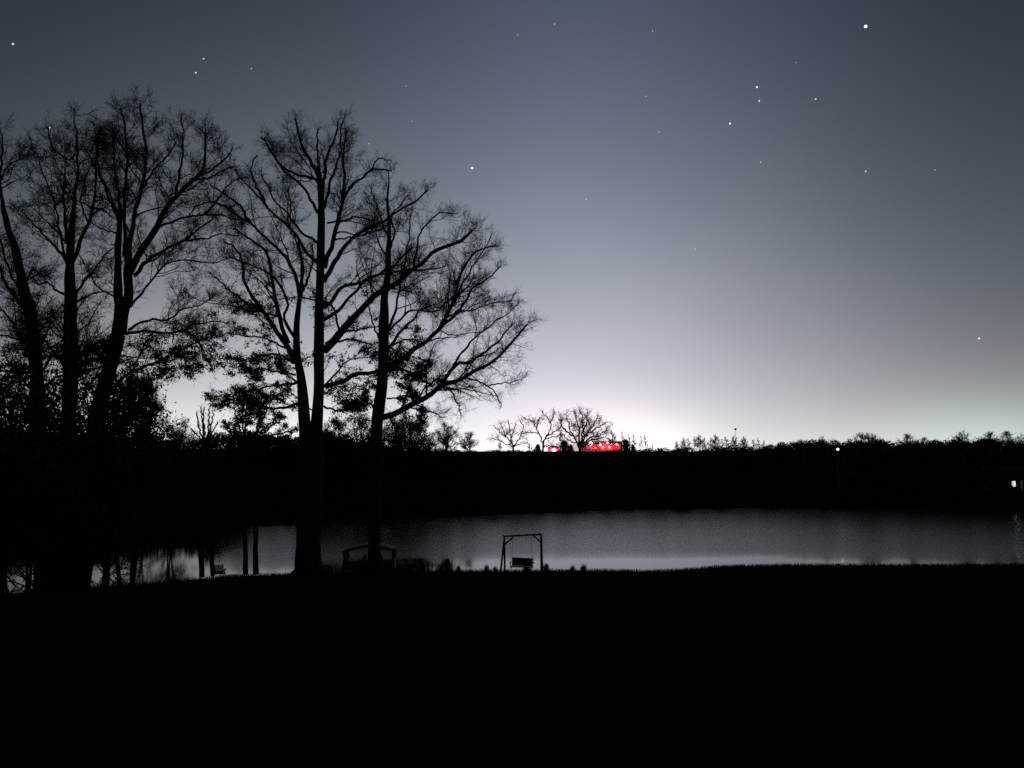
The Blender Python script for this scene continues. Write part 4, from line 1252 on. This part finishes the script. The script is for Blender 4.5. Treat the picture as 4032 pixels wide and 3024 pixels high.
def pole_lamp(label, sx, sy, Yd, rr, mat, cat='lamp', name='yard_light', group=None, power=None, pc=None):
    p = W(sx, sy, Yd); zb = gz(p[0], Yd)
    root = thing(name, label, cat, (p[0], Yd, zb), group)
    h = p[2] - zb
    T = Tubes().add(np.array([[0, 0.25, -0.3], [0, 0.25, max(h + rr * 1.1, 0.2)]]), np.array([0.07, 0.05]), 7, cap=True)
    link_mesh('pole', mesh_np('pole', np.concatenate(T.v), T.f), root, M_METAL)
    T = Tubes().add(np.array([[0, 0.25, h + rr * 1.05], [0, 0.0, h + rr * 1.12]]), np.array([0.03, 0.03]), 5)
    link_mesh('bracket', mesh_np('bracket', np.concatenate(T.v), T.f), root, M_METAL)
    T = Tubes().add(np.array([[0, 0, h + rr * 1.25], [0, 0, h + rr * 0.9]]), np.array([rr * 0.3, rr * 0.8]), 10, cap=True)
    link_mesh('lamp_cap', mesh_np('lamp_cap', np.concatenate(T.v), T.f), root, M_METAL)
    o = link_mesh('lamp_glass', sphere_mesh('lamp_glass', rr), root, mat, True)
    o.location = (0, 0, h)
    if power: point_light(root, (0, -rr - 0.25, h), pc, power)
    return root
pole_lamp('single white yard light on a pole in a dip of the right-hand wood', 3299, 1769, 118, 0.21, E_WHITE)

# cabin on the right slope with one bright window and a dimly lit door post
hx = W(3990, 1900, 108)[0]; hz = gz(hx, 108)
wz = W(3990, 1905, 108)[2]
cab = thing('cabin', 'small dark cabin at the right edge with one bright window and a faintly lit door', 'cabin', (hx + 1.6, 109.8, min(hz, wz - 1.6)))
cz = cab.location[2]; wx0 = W(3990, 1905, 107.9)[0] - cab.location[0]; wzl = wz - cz
wh, ww = 0.46, 0.34
ftop, sill = wzl + wh, wzl - wh
yF = -1.9
link_mesh('wall', boxes_mesh('wall', [((wx0 - ww - 0.9, yF, 1.4), (0.9, 0.08, 1.55)), ((wx0, yF, (sill - 0.15) / 2), (ww, 0.08, (sill + 0.15) / 2)), ((wx0, yF, (ftop + 2.95) / 2), (ww, 0.08, (2.95 - ftop) / 2)),
    ((wx0 + ww + 2.0, yF, 1.4), (2.0, 0.08, 1.55)), ((wx0 - ww - 1.72, 0, 1.4), (0.08, 1.8, 1.55)), ((wx0 + ww + 3.92, 0, 1.4), (0.08, 1.8, 1.55)), ((wx0 + 1.1, 1.9, 1.4), (3.08, 0.08, 1.55))]), cab, M_SIDING)
rf = prism('roof', [(wx0 - 2.4, 2.96), (wx0 + 4.7, 2.96), (wx0 + 4.1, 4.1), (wx0 - 1.8, 4.1)], -2.4, 2.4, cab, M_ROOF)
win = link_mesh('window', boxes_mesh('window', [((wx0 - ww + 0.03, yF - 0.09, wzl), (0.035, 0.02, wh)), ((wx0 + ww - 0.03, yF - 0.09, wzl), (0.035, 0.02, wh)),
    ((wx0, yF - 0.09, ftop - 0.03), (ww - 0.066, 0.02, 0.035)), ((wx0, yF - 0.09, sill + 0.03), (ww - 0.066, 0.02, 0.035))]), cab, M_SIDING)
link_mesh('pane', boxes_mesh('pane', [((wx0, yF - 0.02, wzl), (ww, 0.01, wh))]), win, E_COOL)
dx = W(4018, 1910, 107.9)[0] - cab.location[0]
link_mesh('door', boxes_mesh('door', [((dx + 0.1, yF - 0.1, wzl - 0.35), (0.17, 0.02, 0.85))]), cab, pmat('white_door_paint', (0.6, 0.62, 0.6)))
point_light(cab, (wx0 + 0.35, yF - 0.7, wzl + 0.3), (0.85, 1, 0.95), 0.10, 0.05)

# bushes added between cabin and water to block the window's reflection
for i, (sx, Yd, sc, lab) in enumerate([(3940, 103.0, 0.60, 'added reflection-blocking bush at the far water edge left below the cabin window'), (3990, 103.2, 0.62, 'added reflection-blocking bush at the far water edge straight below the cabin window'),
                                       (4040, 103.0, 0.60, 'added reflection-blocking bush at the far water edge cut by the right frame edge below the cabin')]):
    x = W(sx, 1950, Yd)[0]
    plant(shrub[i], 'leafy_bush', lab, 'bush', x, Yd, sc, i * 1.7, 'added bushes below the cabin')

# tower with a round tank far off over the row of slim trees
tp = W(2896, 1690, 420); tb = 7.55
tower = thing('water_tower', 'distant round-topped tower standing over the pale row of slim trees', 'tower', (tp[0], 420, tb))
hh = tp[2] - tb
o = link_mesh('tank', sphere_mesh('tank', 0.7, sz=0.9), tower, M_METAL, True); o.location = (0, 0, hh)
T = Tubes().add(np.array([[0, 0, -0.3], [0, 0, hh - 0.6]]), np.array([0.13, 0.09]), 8)
link_mesh('column', mesh_np('column', np.concatenate(T.v), T.f), tower, M_METAL)

# low roadside store with added, unseen red lamps that make its front glow
Ys = 300.0
p0, p1 = W(2292, 1740, Ys), W(2452, 1815, Ys)
zt = p0[2]; zb = gz((p0[0] + p1[0]) / 2, Ys) - 0.15; wS = p1[0] - p0[0]
store = thing('roadside_store', 'low roadside store with its front washed red by added lamps behind the largest glowing oak', 'store', ((p0[0] + p1[0]) / 2, Ys, zb))
M_PALE = pmat('pale_render', (0.5, 0.48, 0.46), (0.6, 0.58, 0.55), 0.9, 1.0)
link_mesh('wall', boxes_mesh('wall', [((0, 0.5, (zt - zb) / 2), (wS / 2, 0.15, (zt - zb) / 2)), ((0, 8.5, (zt - zb) / 2), (wS / 2, 0.15, (zt - zb) / 2)),
    ((-wS / 2 + 0.15, 4.5, (zt - zb) / 2), (0.15, 3.8, (zt - zb) / 2)), ((wS / 2 - 0.15, 4.5, (zt - zb) / 2), (0.15, 3.8, (zt - zb) / 2))]), store, M_PALE)
link_mesh('roof', boxes_mesh('roof', [((0, 4.2, zt - zb + 0.14), (wS / 2 + 0.4, 5.4, 0.13))]), store, M_ROOF)
def on_front(sx, sy, y=0.30):
    p = W(sx, sy, Ys + y); return (p[0] - store.location[0], y, p[2] - zb)
for (sx, sy, w_, h_, m) in [(2375, 1745, 2.4, .45, E_RED), (2345, 1752, 1.0, .4, E_RED), (2405, 1764, 1.6, .4, E_RED), (2430, 1750, 1.1, .8, E_YEL), (2362, 1744, 1.0, .18, E_ORNG)]:
    x, y, z = on_front(sx, sy)
    link_mesh('light_panel', boxes_mesh('light_panel', [((x, y, z), (w_ / 2, 0.05, h_ / 2))]), store, m)
for (sx, sy, r_, m) in [(2326, 1747, .85, E_PINK), (2364, 1752, .5, E_PINK), (2412, 1750, .52, E_PINK), (2374, 1762, .5, E_ORNG), (2400, 1762, .45, E_YEL), (2344, 1763, .4, E_ORNG), (2438, 1763, .42, E_RED), (2392, 1743, .32, E_PINK)]:
    x, y, z = on_front(sx, sy, -2.6)
    o = link_mesh('lamp_globe', sphere_mesh('lamp_globe', r_), store, m, True); o.location = (x, y, z)
    br = link_mesh('lamp_arm', bar_mesh('lamp_arm', (x, y + r_ * 0.9, z), (x, 0.34, z), 0.06, 0.06), store, M_METAL)
for sx in (2325, 2360, 2395, 2430):
    x, y, z = on_front(sx, 1756, -1.6)
    point_light(store, (x, y, z), (1.0, 0.006, 0.035), 1300, 0.3)  # no fixture here: added to spread red glow over the front

# red lamp left of the store, with a hut added to catch its halo
Yk = 288.0
hp = W(2181, 1772, Yk); hzb = gz(hp[0], Yk) - 0.1
hut = thing('halo_hut', 'small added hut catching the red halo of a glaring pink-white lamp', 'hut', (hp[0], Yk, hzb))
hh = hp[2] - hzb
link_mesh('wall', boxes_mesh('wall', [((0, 1.0, (hh + 1.0) / 2), (2.2, 0.6, (hh + 1.0) / 2))]), hut, M_PALE)
prism('roof', [(-2.3, hh + 1.01), (2.3, hh + 1.01), (1.2, hh + 1.6), (-1.2, hh + 1.6)], 0.3, 1.7, hut, M_ROOF)
o = link_mesh('lamp_globe', sphere_mesh('lamp_globe', 0.6), hut, E_PINK, True); o.location = (0, -0.5, hh)
link_mesh('lamp_arm', bar_mesh('lamp_arm', (0, 0.0, hh), (0, 0.38, hh), 0.08, 0.08), hut, M_METAL)
for dx_ in (-1.1, 1.1):
    point_light(hut, (dx_, -0.6, hh - 0.1), (1.0, 0.012, 0.06), 1300, 0.2)  # unseen red lights added to widen the halo on the hut wall
pole_lamp('small yellow lamp low between the red hut lamp and the largest glowing oak', 2227, 1775, 250, 0.28, E_YEL, 'lamp', 'street_lamp')
pole_lamp('faint yellow lamp seen through the trees right of the slim oak trunk', 1578, 1718, 210, 0.25, E_YEL, 'lamp', 'street_lamp')

# low mist added round the red lamps to imitate their lens bloom
M_HALO_MIST = bpy.data.materials.new('halo_mist'); M_HALO_MIST.use_nodes = True
nt = M_HALO_MIST.node_tree; nt.nodes.clear(); A = NT(nt)
tcn = A.n('ShaderNodeTexCoord'); gr = A.n('ShaderNodeTexGradient', gradient_type='SPHERICAL')
nt.links.new(tcn.outputs['Object'], gr.inputs[0])
pv = A.n('ShaderNodeVolumePrincipled'); pv.inputs['Color'].default_value = (0.9, 0.9, 0.9, 1); pv.inputs['Anisotropy'].default_value = 0.3
nt.links.new(A.m('MULTIPLY', A.m('MULTIPLY', gr.outputs[1], gr.outputs[1]), 0.06), pv.inputs['Density'])
ou = A.n('ShaderNodeOutputMaterial'); nt.links.new(pv.outputs[0], ou.inputs['Volume'])
mp0, mp1 = W(2100, 1790, 296), W(2500, 1790, 296)
mist = link_mesh('halo_mist', sphere_mesh('halo_mist', 1.0, 24, 12), None, M_HALO_MIST, True)
mist.location = ((mp0[0] + mp1[0]) / 2, 276, 8.4); mist.scale = ((mp1[0] - mp0[0]) / 2, 34, 9.0)
tag(mist, 'thin mist added for the red halo round the lamps on the ridge', 'mist', None, 'stuff')

# ------------------------------------------------------------------ stars
def star(sx, sy, rpx, strength, label, tint=(0.9, 0.95, 1.0)):
    Yd = 4500.0
    p = W(sx * 4032 / 2212, sy * 4032 / 2212, Yd)
    me_ = sphere_mesh('star', 0.88 * rpx * 4032 / 2212 * Yd / F, 10, 6)
    m = emat('starlight', tint, strength)
    o = link_mesh('star', me_, None, m, True); o.location = tuple(p)
    tag(o, label, 'star', 'stars')
for s in [(1870, 57, 3.6, 2.2, 'brightest star, white, near the top right corner', (0.85, 1, 1)), (28, 95, 2.4, 0.8, 'white star near the top left corner'),
          (440, 127, 1.9, 0.55, 'upper star of the close pair above the left trees'), (423, 157, 2.1, 0.6, 'lower star of the close pair above the left trees'),
          (107, 275, 2.4, 0.7, 'star just over the leftmost treetops', (1, .9, .9)), (1635, 188, 2.3, 1.0, 'upper star of the small pair right of centre'),
          (1640, 218, 2.1, 0.7, 'lower star of the small pair right of centre'), (1762, 214, 2.0, 0.7, 'star right of the small pair, below the brightest star'),
          (1577, 267, 2.3, 1.0, 'bright star below left of the small pair'), (1020, 363, 2.8, 1.2, 'bright star right of the tallest oak crown'),
          (1870, 370, 2.3, 0.45, 'greenish star straight below the brightest star', (.6, 1, .95)), (2115, 731, 2.5, 0.8, 'lone star low at the right edge')]:
    star(*s)
for (x, y, r_, st, lab) in [
    (1410, 67, 1.6, .35, 'faint star by the top edge midway to the brightest star'), (1198, 52, 1.5, .3, 'faint star by the top edge nearest the middle'),
    (543, 148, 1.5, .25, 'faint star right of the close pair over the left trees'), (1266, 430, 1.6, .55, 'small star in the open sky below right of the oak-side bright star'),
    (1424, 285, 1.5, .35, 'faint star left of the bright one below the small pair'), (1643, 350, 1.7, .35, 'faint star under the small pair, far below it'),
    (1502, 538, 1.5, .6, 'small lone star in the paler middle sky'), (2020, 367, 1.6, .28, 'faint star right of the greenish star'),
    (876, 186, 1.4, .25, 'faint star right of the top of the tallest oak'), (1395, 208, 1.4, .3, 'faint star left of the small pair at the same height'),
    (797, 310, 1.6, .4, 'faint star touching the right side of the tallest oak crown'), (890, 262, 1.4, .3, 'faint star between the tallest oak crown and the bright star'),
    (1118, 75, 1.3, .25, 'very faint star left of the star nearest the top middle'), (1720, 135, 1.3, .2, 'very faint star above right of the small pair')]:
    star(x, y, r_, st, lab)
